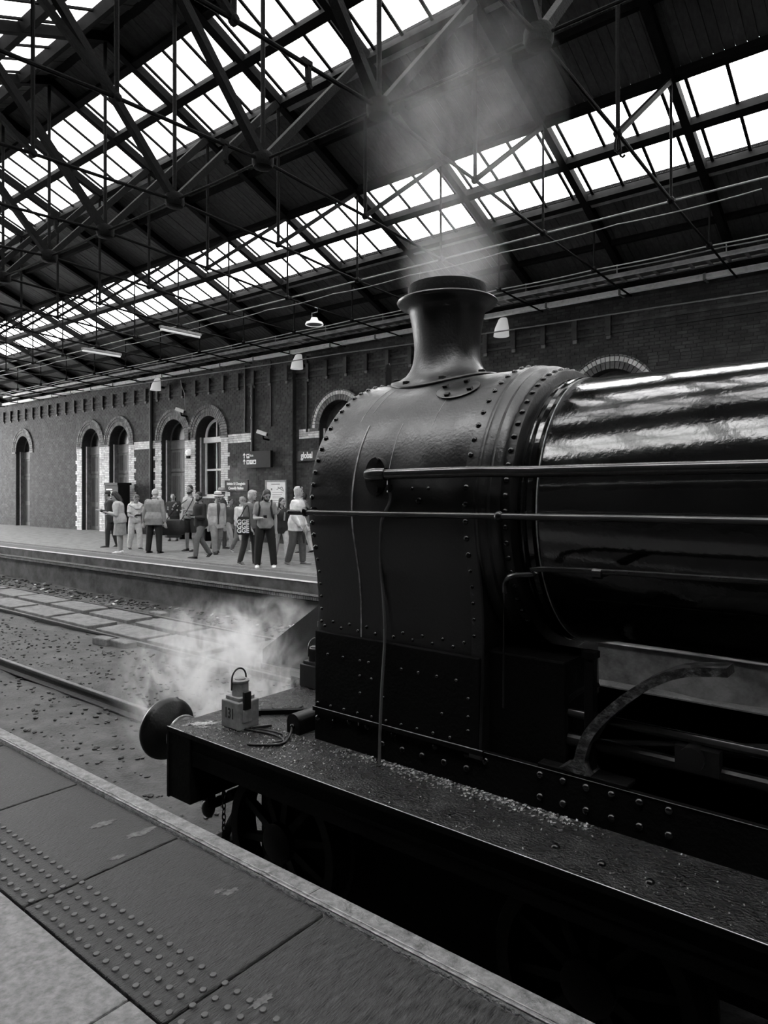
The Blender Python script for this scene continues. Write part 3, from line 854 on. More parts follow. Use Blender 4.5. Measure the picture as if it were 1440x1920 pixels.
for (xx, wy, lab) in ((-22.8, WALL_Y, 'white tapered wall light above the pair of arched openings'),
                      (-15.45, WALL_Y + .15, 'white tapered wall light above the grey shop sign'),
                      (-8.35, WALL_Y + .15, 'white tapered wall light just right of the chimney')):
    r = empty('wall_light', (xx, wy, 5.42)); tag(r, lab, 'wall light', 'tapered wall lights')
    rings = []
    for (z, hw, dp, yo) in ((0, .19, .20, 0), (.2, .17, .17, 0), (.42, .11, .10, 0), (.46, .08, .07, 0)):
        rings.append([(xx + hw * math.cos(a), wy - .22 - dp * .8 + dp * math.sin(a), 5.42 + z) for a in [2 * PI * k / 16 for k in range(16)]])
    own(MB().loft(rings).build('shade', M_UPL), r)
    own(MB().box((xx - .03, wy - .26, 5.52), (xx + .03, wy, 5.60)).build('bracket', M_IRON, smooth=None), r)
# round lamp on the pale pier
r = empty('bulkhead_lamp', (-21.23, WALL_Y, 2.93)); tag(r, 'small white bulkhead lamp on the pale brick pier between door and window', 'lamp')
own(MB().lathe([(.13, 0), (.13, -.05), (.10, -.10), (.04, -.13), (0, -.135)], 8, o=(-21.23, WALL_Y - .02, 3.07), ax='y', cap1=False).build('glass', M_UPL), r)
own(MB().box((-21.31, WALL_Y - .09, 2.86), (-21.15, WALL_Y, 2.95)).build('bracket', M_IRON, smooth=None), r)
# security cameras
def cctv(x, z, d, label, wy=WALL_Y):
    r = empty('security_camera', (x, wy, z)); tag(r, label, 'camera')
    a = Vector((x - .16 * d, wy - .42, z + .08)); b = Vector((x + .12 * d, wy - .26, z - .03))
    own(MB().bar(a, b, .13, .12).build('housing', M_WHITEP, smooth=None, bevel=.012), r)
    own(MB().lathe([(.05, 0), (.05, .02)], 12, o=(0, 0, 0)).build('lens', M_INK), r).matrix_basis = Matrix.Translation(b) @ orient(b - a)
    own(MB().path([(x, wy - .06, z - .18), (x, wy - .3, z - .16), (x, wy - .33, z)], .03, 8).build('bracket', M_IRON), r)
cctv(-16.9, 3.5, 1, 'white security camera on the wall above the direction sign')
cctv(-21.3, 4.55, 1, 'pale security camera high between the two brick arches')
# pipes down the wall
for (xx, wy, z0, z1, rr, lab) in ((-18.10, WALL_Y, 3.64, 5.85, .035, 'dark downpipe ending on the pale brick band right of the window'),
                             (-17.72, WALL_Y, 2.98, 5.2, .05, 'grey wall pipe running down to the direction sign'),
                             (-15.36, WALL_Y + .15, 3.5, 5.85, .03, 'dark pipe beside the brick arch above the shop sign'),
                             (-23.60, WALL_Y, 0, 5.8, .06, 'black downpipe left of the panelled door'),
                             (-16.85, WALL_Y, 3.75, 5.85, .02, 'thin black cable dropping to the wall camera')):
    o = MB().path([(xx, wy - rr - .01, z0), (xx + .01, wy - rr - .01, (z0 + z1) / 2), (xx, wy - rr - .01, z1)], rr, 8).build('wall_pipe', M_CABLEDK); tag(o, lab, 'pipe')
    if rr > .03:
        for zz in (z0 + .4, (z0 + z1) / 2, z1 - .4):
            MB().lathe([(rr + .015, -.03), (rr + .015, .03)], 8, o=(xx, wy - rr - .01, zz)).build('collar', M_CABLEDK, o)
o = cable('cable', [(-21.6, WALL_Y - .13, 5.7), (-21.35, WALL_Y - .13, 5.2), (-21.3, WALL_Y - .13, 4.6)], .014, M_CABLE, 'pale cable looping down to the camera between the arches', sag=.05)
# ------------------------------------------------------------------ signs
def board(name, x0, x1, z0, z1, wy, d, ma, label, cat='sign', frame=None, fm=None):
    r = empty(name, (x0, wy, z0)); tag(r, label, cat)
    own(MB().box((x0, wy - d, z0), (x1, wy - .02, z1)).build('panel', ma, smooth=None, bevel=.004), r)
    if frame:
        m = MB(); f = frame
        m.box((x0 - f, wy - d - .02, z0 - f), (x0, wy, z1 + f)).box((x1, wy - d - .02, z0 - f), (x1 + f, wy, z1 + f))
        m.box((x0, wy - d - .02, z1), (x1, wy, z1 + f)).box((x0, wy - d - .02, z0 - f), (x1, wy, z0))
        own(m.build('frame', fm, smooth=None, recalc=False), r)
    else:
        own(MB().box((x0 + .05, wy - .03, z0 + .05), (x0 + .15, wy, z1 - .05)).box((x1 - .15, wy - .03, z0 + .05), (x1 - .05, wy, z1 - .05)).build('bracket', M_IRON, smooth=None), r)
    return r
def letter(root, name, txt, size, x, z, wy, ma=None, **kw):
    me = text_mesh(name, txt, size, ma or M_WHITE, **kw)
    return place(me, name, Matrix.Translation((x, wy, z)) @ FACE_NEAR, root=root)
ws = WALL_Y
s = board('station_sign', -19.14, -17.94, 1.66, 2.04, ws, .07, M_SIGNDK, 'dark station name sign with two lines of white lettering')
letter(s, 'lettering', 'Stáisiún Uí Chonghaile', .125, -18.54, 1.88, ws - .074, align='CENTER', sx=.86, bold=.003)
letter(s, 'lettering', 'Connolly Station', .125, -18.54, 1.73, ws - .074, align='CENTER', sx=.92, bold=.003)
s = board('direction_sign', -18.15, -16.70, 2.43, 2.97, ws - .06, .12, M_SIGNDK, 'dark direction sign with white arrows and pictograms')
y = ws - .185
for zz in (2.82, 2.62):
    own(MB().prism([(-18.05, zz + .03), (-17.98, zz + .11), (-17.91, zz + .03), (-17.95, zz + .03), (-17.965, zz + .05), (-17.965, zz - .07), (-17.995, zz - .07), (-17.995, zz + .05), (-18.01, zz + .03)], 'y', y, y + .01).build('arrow', M_WHITE, smooth=None), s)
pict = [(-17.86, 2.75)] + [(-17.86 + i * .165, 2.55) for i in range(3)]
for i, (xx, zz) in enumerate(pict):
    p = own(MB().box((xx, y, zz), (xx + .14, y + .01, zz + .145)).build('pictogram', M_WHITE, smooth=None), s)
    m = MB()
    if i == 0: m.box((xx + .03, y - .003, zz + .06), (xx + .11, y, zz + .115)).box((xx + .055, y - .003, zz + .02), (xx + .085, y, zz + .045))
    elif i == 1: m.box((xx + .03, y - .003, zz + .03), (xx + .06, y, zz + .115)).box((xx + .08, y - .003, zz + .03), (xx + .11, y, zz + .115))
    elif i == 2: m.box((xx + .03, y - .003, zz + .055), (xx + .11, y, zz + .08)).box((xx + .03, y - .003, zz + .10), (xx + .11, y, zz + .115))
    else: m.box((xx + .03, y - .003, zz + .03), (xx + .11, y, zz + .09)).box((xx + .05, y - .003, zz + .105), (xx + .09, y, zz + .118))
    m.build('symbol', M_SIGNDK, p, smooth=None)
letter(s, 'lettering', 'Exit', .10, -17.68, 2.80, y + .004, depth=.002)
wr = WALL_Y + .15
s = board('shop_sign', -15.72, -13.4, 2.60, 2.92, wr, .09, M_SIGNGR, 'grey shop fascia sign with the white word global')
letter(s, 'lettering', 'global', .27, -15.56, 2.69, wr - .094, sx=.80, bold=.006)
s = board('poster_case', -17.03, -16.14, 1.18, 1.97, ws, .05, M_PAPER, 'framed station map poster between the bearded man and the wall edge', 'poster', .055, M_TRIMW)
y = ws - .052
m = MB(); m.box((-16.8, y - .003, 1.88), (-16.4, y, 1.905))
for zz, a, b in ((1.62, -16.75, -16.25), (1.55, -16.75, -16.3), (1.50, -16.75, -16.35), (1.45, -16.75, -16.25), (1.36, -16.95, -16.3), (1.30, -16.95, -16.5)): m.box((a, y - .003, zz), (b, y, zz + .012))
m.bar((-16.55, y, 1.72), (-16.3, y, 1.80), .02, .004, up=(0, 1, 0)); m.bar((-16.5, y, 1.80), (-16.25, y, 1.68), .02, .004, up=(0, 1, 0)); m.bar((-16.3, y, 1.80), (-16.22, y, 1.66), .02, .004, up=(0, 1, 0))
m.box((-16.82, y - .003, 1.70), (-16.76, y, 1.76))
own(m.build('map_print', M_INKGR, smooth=None, recalc=False), s)
# dark information kiosk at the left with pale lines
r = root_at('information_kiosk', (-25.2, 14.6, 0), 'black information kiosk with a pale printed notice at the left', 'kiosk')
own(MB().box((-25.75, 14.35, 0), (-24.75, 14.85, 1.97)).build('cabinet', M_SIGNDK, smooth=None, bevel=.02), r)
own(MB().box((-25.72, 14.30, 1.9), (-24.72, 14.9, 2.0)).build('hood', M_SIGNDK, smooth=None), r)
m = MB()
for i in range(9): m.box((-25.62, 14.342, 1.72 - i * .10), (-25.62 + (.50 if i % 3 else .44), 14.35, 1.76 - i * .10))
own(m.build('notice_print', M_WHITE, smooth=None, recalc=False), r)
# bench and litter of crates behind the crowd
r = root_at('platform_bench', (-19.9, 14.6, 0), 'slatted platform bench against the wall below the sash window', 'bench')
for i in range(5): own(MB().box((-20.7, 14.25 + i * .09, .42), (-19.1, 14.32 + i * .09, .46)).build('slat', M_TRIMW, smooth=None), r)
for i in range(3): own(MB().box((-20.7, 14.70, .55 + i * .12), (-19.1, 14.73, .64 + i * .12)).build('slat', M_TRIMW, smooth=None), r)
for xx in (-20.6, -19.2): own(MB().box((xx - .03, 14.25, 0), (xx + .03, 14.72, .42)).build('leg', M_IRON, smooth=None), r)
# ================================================================== LOCOMOTIVE
YC, ZC, RS, RB = 3.70, 1.555, .80, .715
loco = root_at('steam_locomotive', (-1.5, YC, -.86), 'black steam locomotive filling the right of the picture, front towards the left', 'locomotive')
def L(o): return own(o, loco)
LOW = [(.742, .33), (.738, .48), (.724, .70), (.718, .90), (.720, 1.03), (.736, 1.18), (.762, 1.30), (.781, 1.385)]
def contour(n=40, off=0.0):
    """near-side half from the bottom to the top, then mirrored: (y, z) points"""
    half = [(w + off, z) for w, z in LOW]
    a0 = math.asin((1.385 - ZC) / RS)
    for i in range(1, n + 1):
        a = a0 + (PI / 2 - a0) * i / n
        half.append(((RS + off) * math.cos(a), ZC + (RS + off) * math.sin(a)))
    near = [(YC - w, z) for w, z in half]
    far = [(YC + w, z) for w, z in reversed(half[:-1])]
    return near + far, near
def side_y(z, off=0.0):
    if z >= 1.385: return YC - math.sqrt(max(0, (RS + off) ** 2 - (z - ZC) ** 2))
    for (w0, z0), (w1, z1) in zip(LOW, LOW[1:]):
        if z0 <= z <= z1: return YC - (w0 + (w1 - w0) * (z - z0) / (z1 - z0)) - off
    return YC - LOW[0][0] - off
full, near = contour()
XF, XB = -2.925, -1.765
rings = []
for x, off in ((XF, -.03), (XF + .003, -.012), (XF + .012, -.003), (XF + .03, 0), (-2.4, 0), (-2.0, 0), (XB - .01, 0), (XB, -.006)):
    pts, _ = contour(off=off); rings.append([(x, y, z) for y, z in pts])
smokebox = L(MB().loft(rings).build('smokebox', M_SMOKE, smooth=35))
# riveted angle ring near its front and rear edges
def strip(name, x, w, h, ma, z0=.33, z1=None, mat_parent=smokebox, off0=0.0):
    pts = [(y, z) for y, z in near if z >= z0 and (z1 is None or z <= z1)]
    a = [(x - w / 2, side_y(z) if y > YC - .01 else y, z) for y, z in pts]
    rr = []
    for (y, z) in pts:
        d = Vector((0, y - YC, max(z - ZC, -.15))).normalized() if z > 1.35 else Vector((0, -1, 0))
        c = Vector((0, y, z)); o1 = c + d * h; o0 = c - d * .01
        rr.append([(x - w / 2, o0.y, o0.z), (x - w / 2, o1.y, o1.z), (x + w / 2, o1.y, o1.z), (x + w / 2, o0.y, o0.z)])
    return MB().loft(rr).build(name, ma, mat_parent, smooth=40)
strip('lap_strip', -1.80, .075, .010, M_SMOKE)
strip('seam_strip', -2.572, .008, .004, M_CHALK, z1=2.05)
strip('seam_strip', -1.768, .010, .012, M_BLACK, z1=None)
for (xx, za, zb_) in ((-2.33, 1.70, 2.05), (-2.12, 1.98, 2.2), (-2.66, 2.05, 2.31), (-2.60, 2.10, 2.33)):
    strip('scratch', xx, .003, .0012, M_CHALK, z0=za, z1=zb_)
# lower plate of the smokebox, standing a little proud, with its seam
MB().box((XF + .02, YC - .742 - .012, .375), (-1.78, YC - .70, .826)).build('lower_plate', M_FRAME, smokebox, smooth=None, bevel=.004)
RIV = dome_mesh('rivet', .0105, .009, M_RIVET)
RIVL = dome_mesh('rivet_large', .0165, .013, M_RIVET)
BOLT = dome_mesh('bolt', .019, .014, M_RIVET)
nriv = 0
def rivet(x, y, z, nrm, parent=smokebox, me=RIV, name='rivet'):
    o = bpy.data.objects.new(name, me); COL.objects.link(o); o.parent = parent
    o.matrix_basis = Matrix.Translation((x, y, z)) @ orient(nrm)
    return o
def along(near_pts, step, start=0):
    out = []; acc = start
    for a, b in zip(near_pts, near_pts[1:]):
        a = Vector((a[0], a[1])); b = Vector((b[0], b[1])); l = (b - a).length
        while acc <= l:
            out.append((a.lerp(b, acc / l), (b - a) / l)); acc += step
        acc -= l
    return out
for p, t in along(near, .0745, .03):
    n = Vector((0, -t.y, t.x)) if True else None
    n = Vector((0, -abs(t.y) if p.x < YC else abs(t.y), t.x))
    rivet(XF + .042, p.x, p.y, n, me=RIVL if p.y > 1.3 else RIV)
for p, t in along([q for q in near if q[1] > .80], .083, .03):
    n = Vector((0, -abs(t.y), t.x)); rivet(-1.822, p.x + n.y * .009, p.y + n.z * .009, n, me=RIVL if p.y > 1.3 else RIV)
SY = lambda z: side_y(z) - (.012 if z < .826 else 0)
for i in range(16): x = -2.855 + i * .0645; z = .887 if i % 2 else .857; rivet(x, side_y(z), z, (0, -1, 0))
for x in (-2.80, -2.68, -2.551, -2.488, -2.375, -2.259, -2.146, -2.029, -1.91): rivet(x, YC - .754, .70, (0, -1, 0))
for x, z in ((-2.551, .616), (-2.468, .612), (-2.551, .519), (-2.384, .525), (-1.997, .514), (-1.84, .62), (-1.84, .53), (-1.84, .46)): rivet(x, YC - .754, z, (0, -1, 0))
for i in range(10): rivet(-2.88 + i * .1035, YC - .754, .403, (0, -1, 0))
for x, z in ((-2.16, 1.667), (-2.055, 1.667)): rivet(x, side_y(z), z, (0, -1, .1))
rivet(-2.112, side_y(1.603), 1.603, (0, -1, .05), me=BOLT, name='bolt')
# oval inspection plate on the shoulder
def on_cyl(x, s_, R=RS, h=0.0):
    """x, arc length s_ measured from the crown towards the near side"""
    a = s_ / R; return Vector((x, YC - (R + h) * math.sin(a), ZC + (R + h) * math.cos(a))), Vector((0, -math.sin(a), math.cos(a)))
rings = [[], [], []]
for k in range(28):
    a = 2 * PI * k / 28
    for ri, (f, h) in enumerate(((1.0, -.004), (1.0, .010), (.93, .013))):
        rings[ri].append(on_cyl(-2.09 + .135 * f * math.cos(a), .485 + .095 * f * math.sin(a), h=h)[0])
plate = MB().loft(rings).build('oval_plate', M_SMOKE, smokebox, smooth=40)
for dx, ds in ((-.095, -.03), (.02, -.075), (.095, .03), (-.03, .07)):
    p, n = on_cyl(-2.09 + dx, .485 + ds, h=.012)
    o = MB().box((-.014, -.011, 0), (.014, .011, .014)).build('bolt', M_BLACK, smooth=None); o.parent = smokebox; o.matrix_basis = Matrix.Translation(p) @ orient(n)
# smokebox door on the front face
L(MB().lathe([(.0, -.09), (.25, -.075), (.45, -.04), (.56, .0), (.58, .02)], 40, o=(XF, YC, ZC - .05), ax='x', cap0=False).build('smokebox_door', M_SMOKE))
L(MB().lathe([(.02, -.22), (.05, -.2), (.05, -.09)], 14, o=(XF, YC, ZC - .05), ax='x').build('door_dart', M_ROD))
# lamp iron on the crown
L(MB().box((-2.925, 3.64, 2.34), (-2.905, 3.676, 2.50)).ell((-2.915, 3.658, 2.50), (.01, .018, .018), 10, 6).build('lamp_iron', M_BLACK))

# chimney
def cyl_drop(y): return RS - math.sqrt(max(0, RS ** 2 - min(abs(y - YC), RS * .98) ** 2))
CX_ = -2.47
def chim_zf(q, r, z):
    t = max(0, min(1, (2.47 - z) / .085)); t = t * t * (3 - 2 * t)
    return (q[0], q[1], q[2] - t * cyl_drop(q[1]))
prof = [(.357, 2.357), (.360, 2.366), (.355, 2.374), (.30, 2.381), (.262, 2.400), (.238, 2.425), (.222, 2.455), (.212, 2.50), (.209, 2.56), (.213, 2.62), (.222, 2.69), (.234, 2.76), (.242, 2.792), (.26, 2.812), (.305, 2.833), (.316, 2.845), (.318, 2.853), (.312, 2.862), (.255, 2.872), (.250, 2.88)]
chimney = L(MB().lathe(prof, 64, o=(CX_, YC, 0), zf=chim_zf, cap0=False, cap1=False).build('chimney', M_SMOKE, smooth=50))
MB().lathe([(.250, 2.872), (.250, 2.945), (.246, 2.955), (.215, 2.957), (.205, 2.95), (.20, 2.75), (.18, 2.5)], 64, o=(CX_, YC, 0), cap0=False, cap1=False).build('chimney_cap', M_FRAME, chimney, smooth=40)
MB().lathe([(.318, 2.846), (.320, 2.853), (.316, 2.860), (.310, 2.862)], 64, o=(CX_, YC, 0), cap0=False, cap1=False).build('cap_rim', M_SMOKE, chimney, smooth=40)
for k in range(8):
    a = 2 * PI * k / 8 + .5
    x, y = CX_ + .325 * math.cos(a), YC + .325 * math.sin(a)
    z = 2.372 - cyl_drop(y)
    MB().box((x - .018, y - .014, z - .005), (x + .018, y + .014, z + .018)).build('bolt', M_BLACK, chimney, smooth=None, bevel=.003)

# ring between smokebox and boiler, boiler and bands
L(MB().lathe([(.60, XB - .03), (.805, XB - .02), (.812, XB), (.812, XB + .012), (.80, XB + .02), (.79, XB + .05), (.802, XB + .075), (.79, XB + .10), (.765, XB + .118), (.75, XB + .12), (.60, XB + .13)], 96, o=(0, YC, ZC), ax='x').build('smokebox_ring', M_SMOKE, smooth=40))
flange = L(MB().lathe([(.60, -1.66), (.768, -1.655), (.772, -1.65), (.772, -1.60), (.765, -1.595), (.60, -1.59)], 96, o=(0, YC, ZC), ax='x').build('flange_ring', M_BLACK, smooth=40))
for k in range(64):
    a = 2 * PI * k / 64
    if math.sin(a) < -.75: continue
    n = Vector((0, math.cos(a), math.sin(a)))
    if n.y > .35: continue
    rivet(-1.625, YC + .772 * n.y, ZC + .772 * n.z, n, flange, me=RIVL)
boiler = L(MB().lathe([(.60, -1.60), (RB - .01, -1.598), (RB, -1.585), (RB, 3.2), (.6, 3.21)], 128, o=(0, YC, ZC), ax='x').build('boiler', M_GLOSS, smooth=40))
for xx, w, h, ma in ((-1.565, .012, .006, M_GLOSS), (-1.525, .03, .006, M_GLOSS), (-1.49, .008, .004, M_CHALK), (.2, .06, .005, M_GLOSS), (1.6, .06, .005, M_GLOSS)):
    MB().lathe([(RB - .01, xx - w / 2), (RB + h, xx - w / 2 + .002), (RB + h, xx + w / 2 - .002), (RB - .01, xx + w / 2)], 96, o=(0, YC, ZC), ax='x').build('boiler_band', ma, boiler, smooth=30)
MB().path([(x, YC - RB * math.cos(.6 * (1 if x else 1)) - .003, ZC - RB * math.sin(.6)) for x in (-1.3, 0, 1.5, 3.0)], .004, 6).build('cladding_seam', M_GLOSS, boiler)

# handrail and ejector pipe
rail_ = L(MB().path([(-2.99, 2.82, 1.530), (-2.5, 2.82, 1.531), (-1.0, 2.82, 1.540), (3, 2.82, 1.55)], .0155, 14).build('handrail', M_ROD))
MB().ell((-2.99, 2.82, 1.53), (.016, .0155, .0155), 10, 8).build('end_knob', M_ROD, rail_)
for xx in (-2.86, -1.595, .4, 2.0):
    z = 1.535
    MB().ell((xx, 2.82, z), (.024, .026, .028), 14, 10).path([(xx, 2.82, z), (xx, 2.95 if xx > -1.7 else 2.91, z + .002)], [.016, .012], 10).lathe([(.026, 0), (.026, .01)], 12, o=(xx, 2.965 if xx > -1.7 else 2.888, z), ax='y').build('handrail_pillar', M_RIVET, rail_)
PZ, PY = 1.742, 2.852
pipe = L(MB().path([(-2.385, PY, PZ), (-2.25, PY, PZ), (-1.72, PY - .02, PZ + .004), (-1.45, PY + .0, PZ - .002), (-.9, PY, PZ), (3, PY, PZ)], .027, 16).build('ejector_pipe', M_PIPE))
MB().path([(-2.30, PY, PZ), (-2.37, PY, PZ), (-2.41, PY + .012, PZ - .001), (-2.425, PY + .04, PZ - .004), (-2.425, PY + .09, PZ - .006)], [.034, .036, .037, .036, .036], 16).build('elbow', M_PIPE, pipe)
MB().path([(-2.31, PY, PZ), (-2.29, PY, PZ)], .034, 16).build('collar', M_PIPE, pipe)
fl = MB()
pts = []
for k in range(24):
    a = 2 * PI * k / 24; pts.append((-2.40 + .075 * math.cos(a), PZ - .01 + .105 * math.sin(a)))
fl.prism([(a, b) for a, b in pts], 'y', PY + .045, PY + .085)
fl = fl.build('pipe_flange', M_BLACK, pipe, smooth=30)
for dz in (-.08, .075): MB().lathe([(.016, -.015), (.016, .01)], 6, o=(-2.385, PY + .045, PZ + dz), ax='y').build('nut', M_BLACK, pipe, smooth=None)
MB().tube((-2.275, PY + .01, PZ - .02), (-2.275, PY + .01, PZ - .095), .013, n=8).lathe([(.02, 0), (.02, .03)], 6, o=(-2.275, PY + .01, PZ - .085)).build('drain_union', M_BLACK, pipe)
drain = [(-2.275, PY + .01, 1.66), (-2.285, PY + .03, 1.60), (-2.33, 2.885, 1.50), (-2.385, 2.94, 1.38), (-2.405, 2.965, 1.25), (-2.39, 2.972, 1.05), (-2.375, 2.965, .86), (-2.37, 2.935, .62), (-2.375, 2.925, .40), (-2.36, 2.90, .24), (-2.35, 2.89, .185)]
def smooth_pts(p, n=6):
    P = [Vector(q) for q in p]; out = []
    for i in range(len(P) - 1):
        a, b, c, d = P[max(i - 1, 0)], P[i], P[i + 1], P[min(i + 2, len(P) - 1)]
        for k in range(n):
            t = k / n
            out.append(.5 * ((2 * b) + (-a + c) * t + (2 * a - 5 * b + 4 * c - d) * t * t + (-a + 3 * b - 3 * c + d) * t ** 3))
    out.append(P[-1]); return out
drain = [(x, y - .016 if z < 1.6 else y, z) for x, y, z in drain]
L(MB().path(smooth_pts(drain), .009, 8).build('drain_pipe', M_THINPIPE))
low = [(-1.635, 2.945, 1.17), (-1.615, 2.92, 1.225), (-1.57, 2.90, 1.255), (-1.46, 2.90, 1.272), (-1.0, 2.90, 1.31), (3, 2.90, 1.33)]
lp = L(MB().path(smooth_pts(low), .013, 10).build('feed_pipe', M_PIPE))
MB().path(smooth_pts([(-1.635, 2.945, 1.19), (-1.65, 2.965, 1.08), (-1.66, 2.98, .90), (-1.665, 2.985, .60)]), .005, 6).build('oil_pipe', M_BLACK, lp)
MB().lathe([(.022, -.02), (.022, .02)], 10, o=(-1.16, 2.90, 1.297), ax='x').box((-1.175, 2.90, 1.28), (-1.145, 2.99, 1.31)).build('pipe_clip', M_PIPE, lp)

# running plate, valance, buffer beam
running_plate = L(MB().box((-3.79, 2.53, .150), (-1.78, 4.87, .180)).box((-1.78, 2.53, .150), (3.2, 2.97, .180)).box((-1.78, 4.43, .150), (3.2, 4.87, .180)).build('running_plate', M_PLATE, smooth=None))
MB().box((-3.79, 2.526, .152), (3.2, 2.531, .1795)).build('edge_lip', M_FRAME, running_plate, smooth=None)
MB().path([(-3.50, 2.5315, .1795), (3.2, 2.5315, .1795)], .0022, 6).build('edge_highlight', M_EDGE, running_plate)  # bright tube put in as the highlight along the plate edge
MB().path([(-3.79, 2.5315, .1800), (-3.62, 2.5315, .1800)], .0035, 6).build('edge_highlight', M_EDGE, running_plate)
L(MB().box((-3.56, 2.55, -.02), (3.2, 2.575, .15)).box((-3.56, 2.545, .055), (3.2, 2.56, .075)).build('valance', M_FRAME, smooth=None))
L(MB().box((-3.56, 4.825, -.02), (3.2, 4.85, .15)).build('valance', M_FRAME, smooth=None))
L(MB().box((-3.79, 2.535, -.255), (-3.56, 4.865, .150)).build('buffer_beam', M_FRAME, smooth=None, bevel=.006))
L(MB().box((-3.795, 2.53, -.26), (-3.775, 4.87, .152)).build('beam_plate', M_FRAME, smooth=None))
# inspection cover and low bar on the plate
cv = MB().lathe([(.105, .18), (.105, .188), (.095, .192), (.0, .192)], 28, o=(-3.50, 3.28, 0), cap0=False, cap1=False).build('inspection_cover', M_PLATE, running_plate, smooth=30)
MB().bar((-3.52, 3.04, .195), (-3.26, 3.29, .195), .035, .03).build('stop_bar', M_FRAME, running_plate, smooth=None)
for x, y in ((-1.25, 2.68), (-1.05, 2.67), (-.86, 2.66)): rivet(x, y, .18, (0, 0, 1), running_plate, BOLT, 'bolt')
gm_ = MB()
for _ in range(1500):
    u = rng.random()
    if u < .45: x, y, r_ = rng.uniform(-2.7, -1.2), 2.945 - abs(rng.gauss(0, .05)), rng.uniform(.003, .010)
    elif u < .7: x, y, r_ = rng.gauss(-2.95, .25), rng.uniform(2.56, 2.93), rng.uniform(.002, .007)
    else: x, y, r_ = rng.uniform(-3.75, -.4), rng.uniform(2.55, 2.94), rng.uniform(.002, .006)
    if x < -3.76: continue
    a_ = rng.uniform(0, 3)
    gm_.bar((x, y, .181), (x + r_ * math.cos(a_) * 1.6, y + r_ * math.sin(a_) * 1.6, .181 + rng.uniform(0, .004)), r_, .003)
tag(gm_.build('grit_sparkle', M_GRITSPARK, running_plate, smooth=None, recalc=False), kind='stuff')  # loose grit, its pale flakes clustered to stand for specular sparkle
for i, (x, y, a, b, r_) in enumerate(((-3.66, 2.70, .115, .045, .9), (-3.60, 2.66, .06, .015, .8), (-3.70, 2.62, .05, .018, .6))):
    stain('paint_splash', x, y, .1795, a, b, M_GRITSPARK, running_plate, 40 + i, r_)
# valve tail-rod cover lying ahead of the frames
tc_ = MB(); poly = []
for k in range(13):
    a = PI * k / 12; poly.append((-3.075 + .055 * math.cos(a), .245 + .055 * math.sin(a)))
poly = [(-3.02, .18)] + poly + [(-3.13, .18)]
tc_.prism(poly, 'y', 2.93, 3.42)
tc_ = L(tc_.build('tail_rod_cover', M_BLACK, smooth=30))
MB().ell((-3.075, 2.925, .225), (.018, .014, .018), 10, 7).build('union_nut', M_RIVET, tc_)
# buffers
for yy, nm in ((2.72, 'near'), (4.68, 'far')):
    b = L(MB().lathe([(.118, -3.78), (.122, -3.81), (.122, -3.82), (.113, -3.835), (.113, -3.885), (.12, -3.895), (.12, -3.905), (.108, -3.91)], 32, o=(0, yy, .055), ax='x').build('buffer', M_BLACK, smooth=35))
    MB().lathe([(.06, -3.90), (.06, -4.06)], 20, o=(0, yy, .055), ax='x').build('shank', M_BLACK, b)
    MB().lathe([(.118, -3.890), (.124, -3.894), (.124, -3.902), (.118, -3.906)], 32, o=(0, yy, .055), ax='x', cap0=False, cap1=False).build('collar', M_EDGE, b)
    MB().lathe([(.06, -3.97), (.10, -4.0), (.182, -4.035), (.200, -4.055), (.203, -4.08), (.193, -4.105), (.15, -4.13), (.08, -4.145), (0, -4.15)], 40, o=(0, yy, .055), ax='x', cap0=True, cap1=False).build('buffer_head', M_BLACK, b, smooth=40)
# frames with their bolts
for yy in (2.955, 4.445):
    fr = L(MB().box((-2.915, yy, -.35), (3.2, yy + .03, .372)).build('main_frame', M_FRAME, smooth=None))
    if yy < 3: main_frame = fr
MB().box((-2.915, 2.935, .355), (-1.755, 2.965, .378)).build('frame_angle', M_FRAME, main_frame, smooth=None)
MB().path([(-2.915, 2.938, .378), (-2.2, 2.938, .379), (-1.755, 2.938, .381)], .0025, 6).build('edge_highlight', M_CHALK, main_frame)
MB().path([(-1.755, 2.953, .372), (3, 2.953, .372)], .0015, 6).build('edge_highlight', M_THINPIPE, main_frame)  # pale tubes put in as the highlight along the frame top
for x, z in ((-2.888, .31), (-2.756, .315), (-2.638, .337), (-2.506, .337), (-2.398, .266), (-2.319, .336), (-2.259, .267), (-2.129, .266), (-2.046, .332), (-1.991, .266), (-1.855, .337), (-1.855, .268), (-1.747, .33),
             (-1.456, .338), (-1.343, .338), (-1.234, .338), (-1.12, .338), (-1.0, .338), (-.88, .338), (-1.456, .236), (-1.343, .236), (-1.234, .236), (-1.12, .236), (-1.0, .236), (-.88, .236)):
    rivet(x, 2.955, z, (0, -1, 0), main_frame, BOLT, 'bolt')
# saddle and cylinder casting between the frames
L(MB().box((-2.85, 3.0, -.35), (-1.82, 4.42, .80)).build('cylinder_block', M_FRAME, smooth=None))
L(MB().box((-1.80, 3.02, .0), (-1.36, 3.36, .86)).build('valve_chest', M_FRAME, smooth=None, bevel=.01))
L(MB().box((-1.82, 2.99, -.36), (3.2, 4.44, -.30)).build('dark_gap_floor', M_FRAME, smooth=None))  # added dark sheet so the gap between the frames reads black
vp = L(MB().box((-1.262, 3.0, .36), (-1.222, 3.05, .92)).box((-1.272, 2.995, .90), (-1.212, 3.06, .93)).build('motion_bracket', M_FRAME, smooth=None))
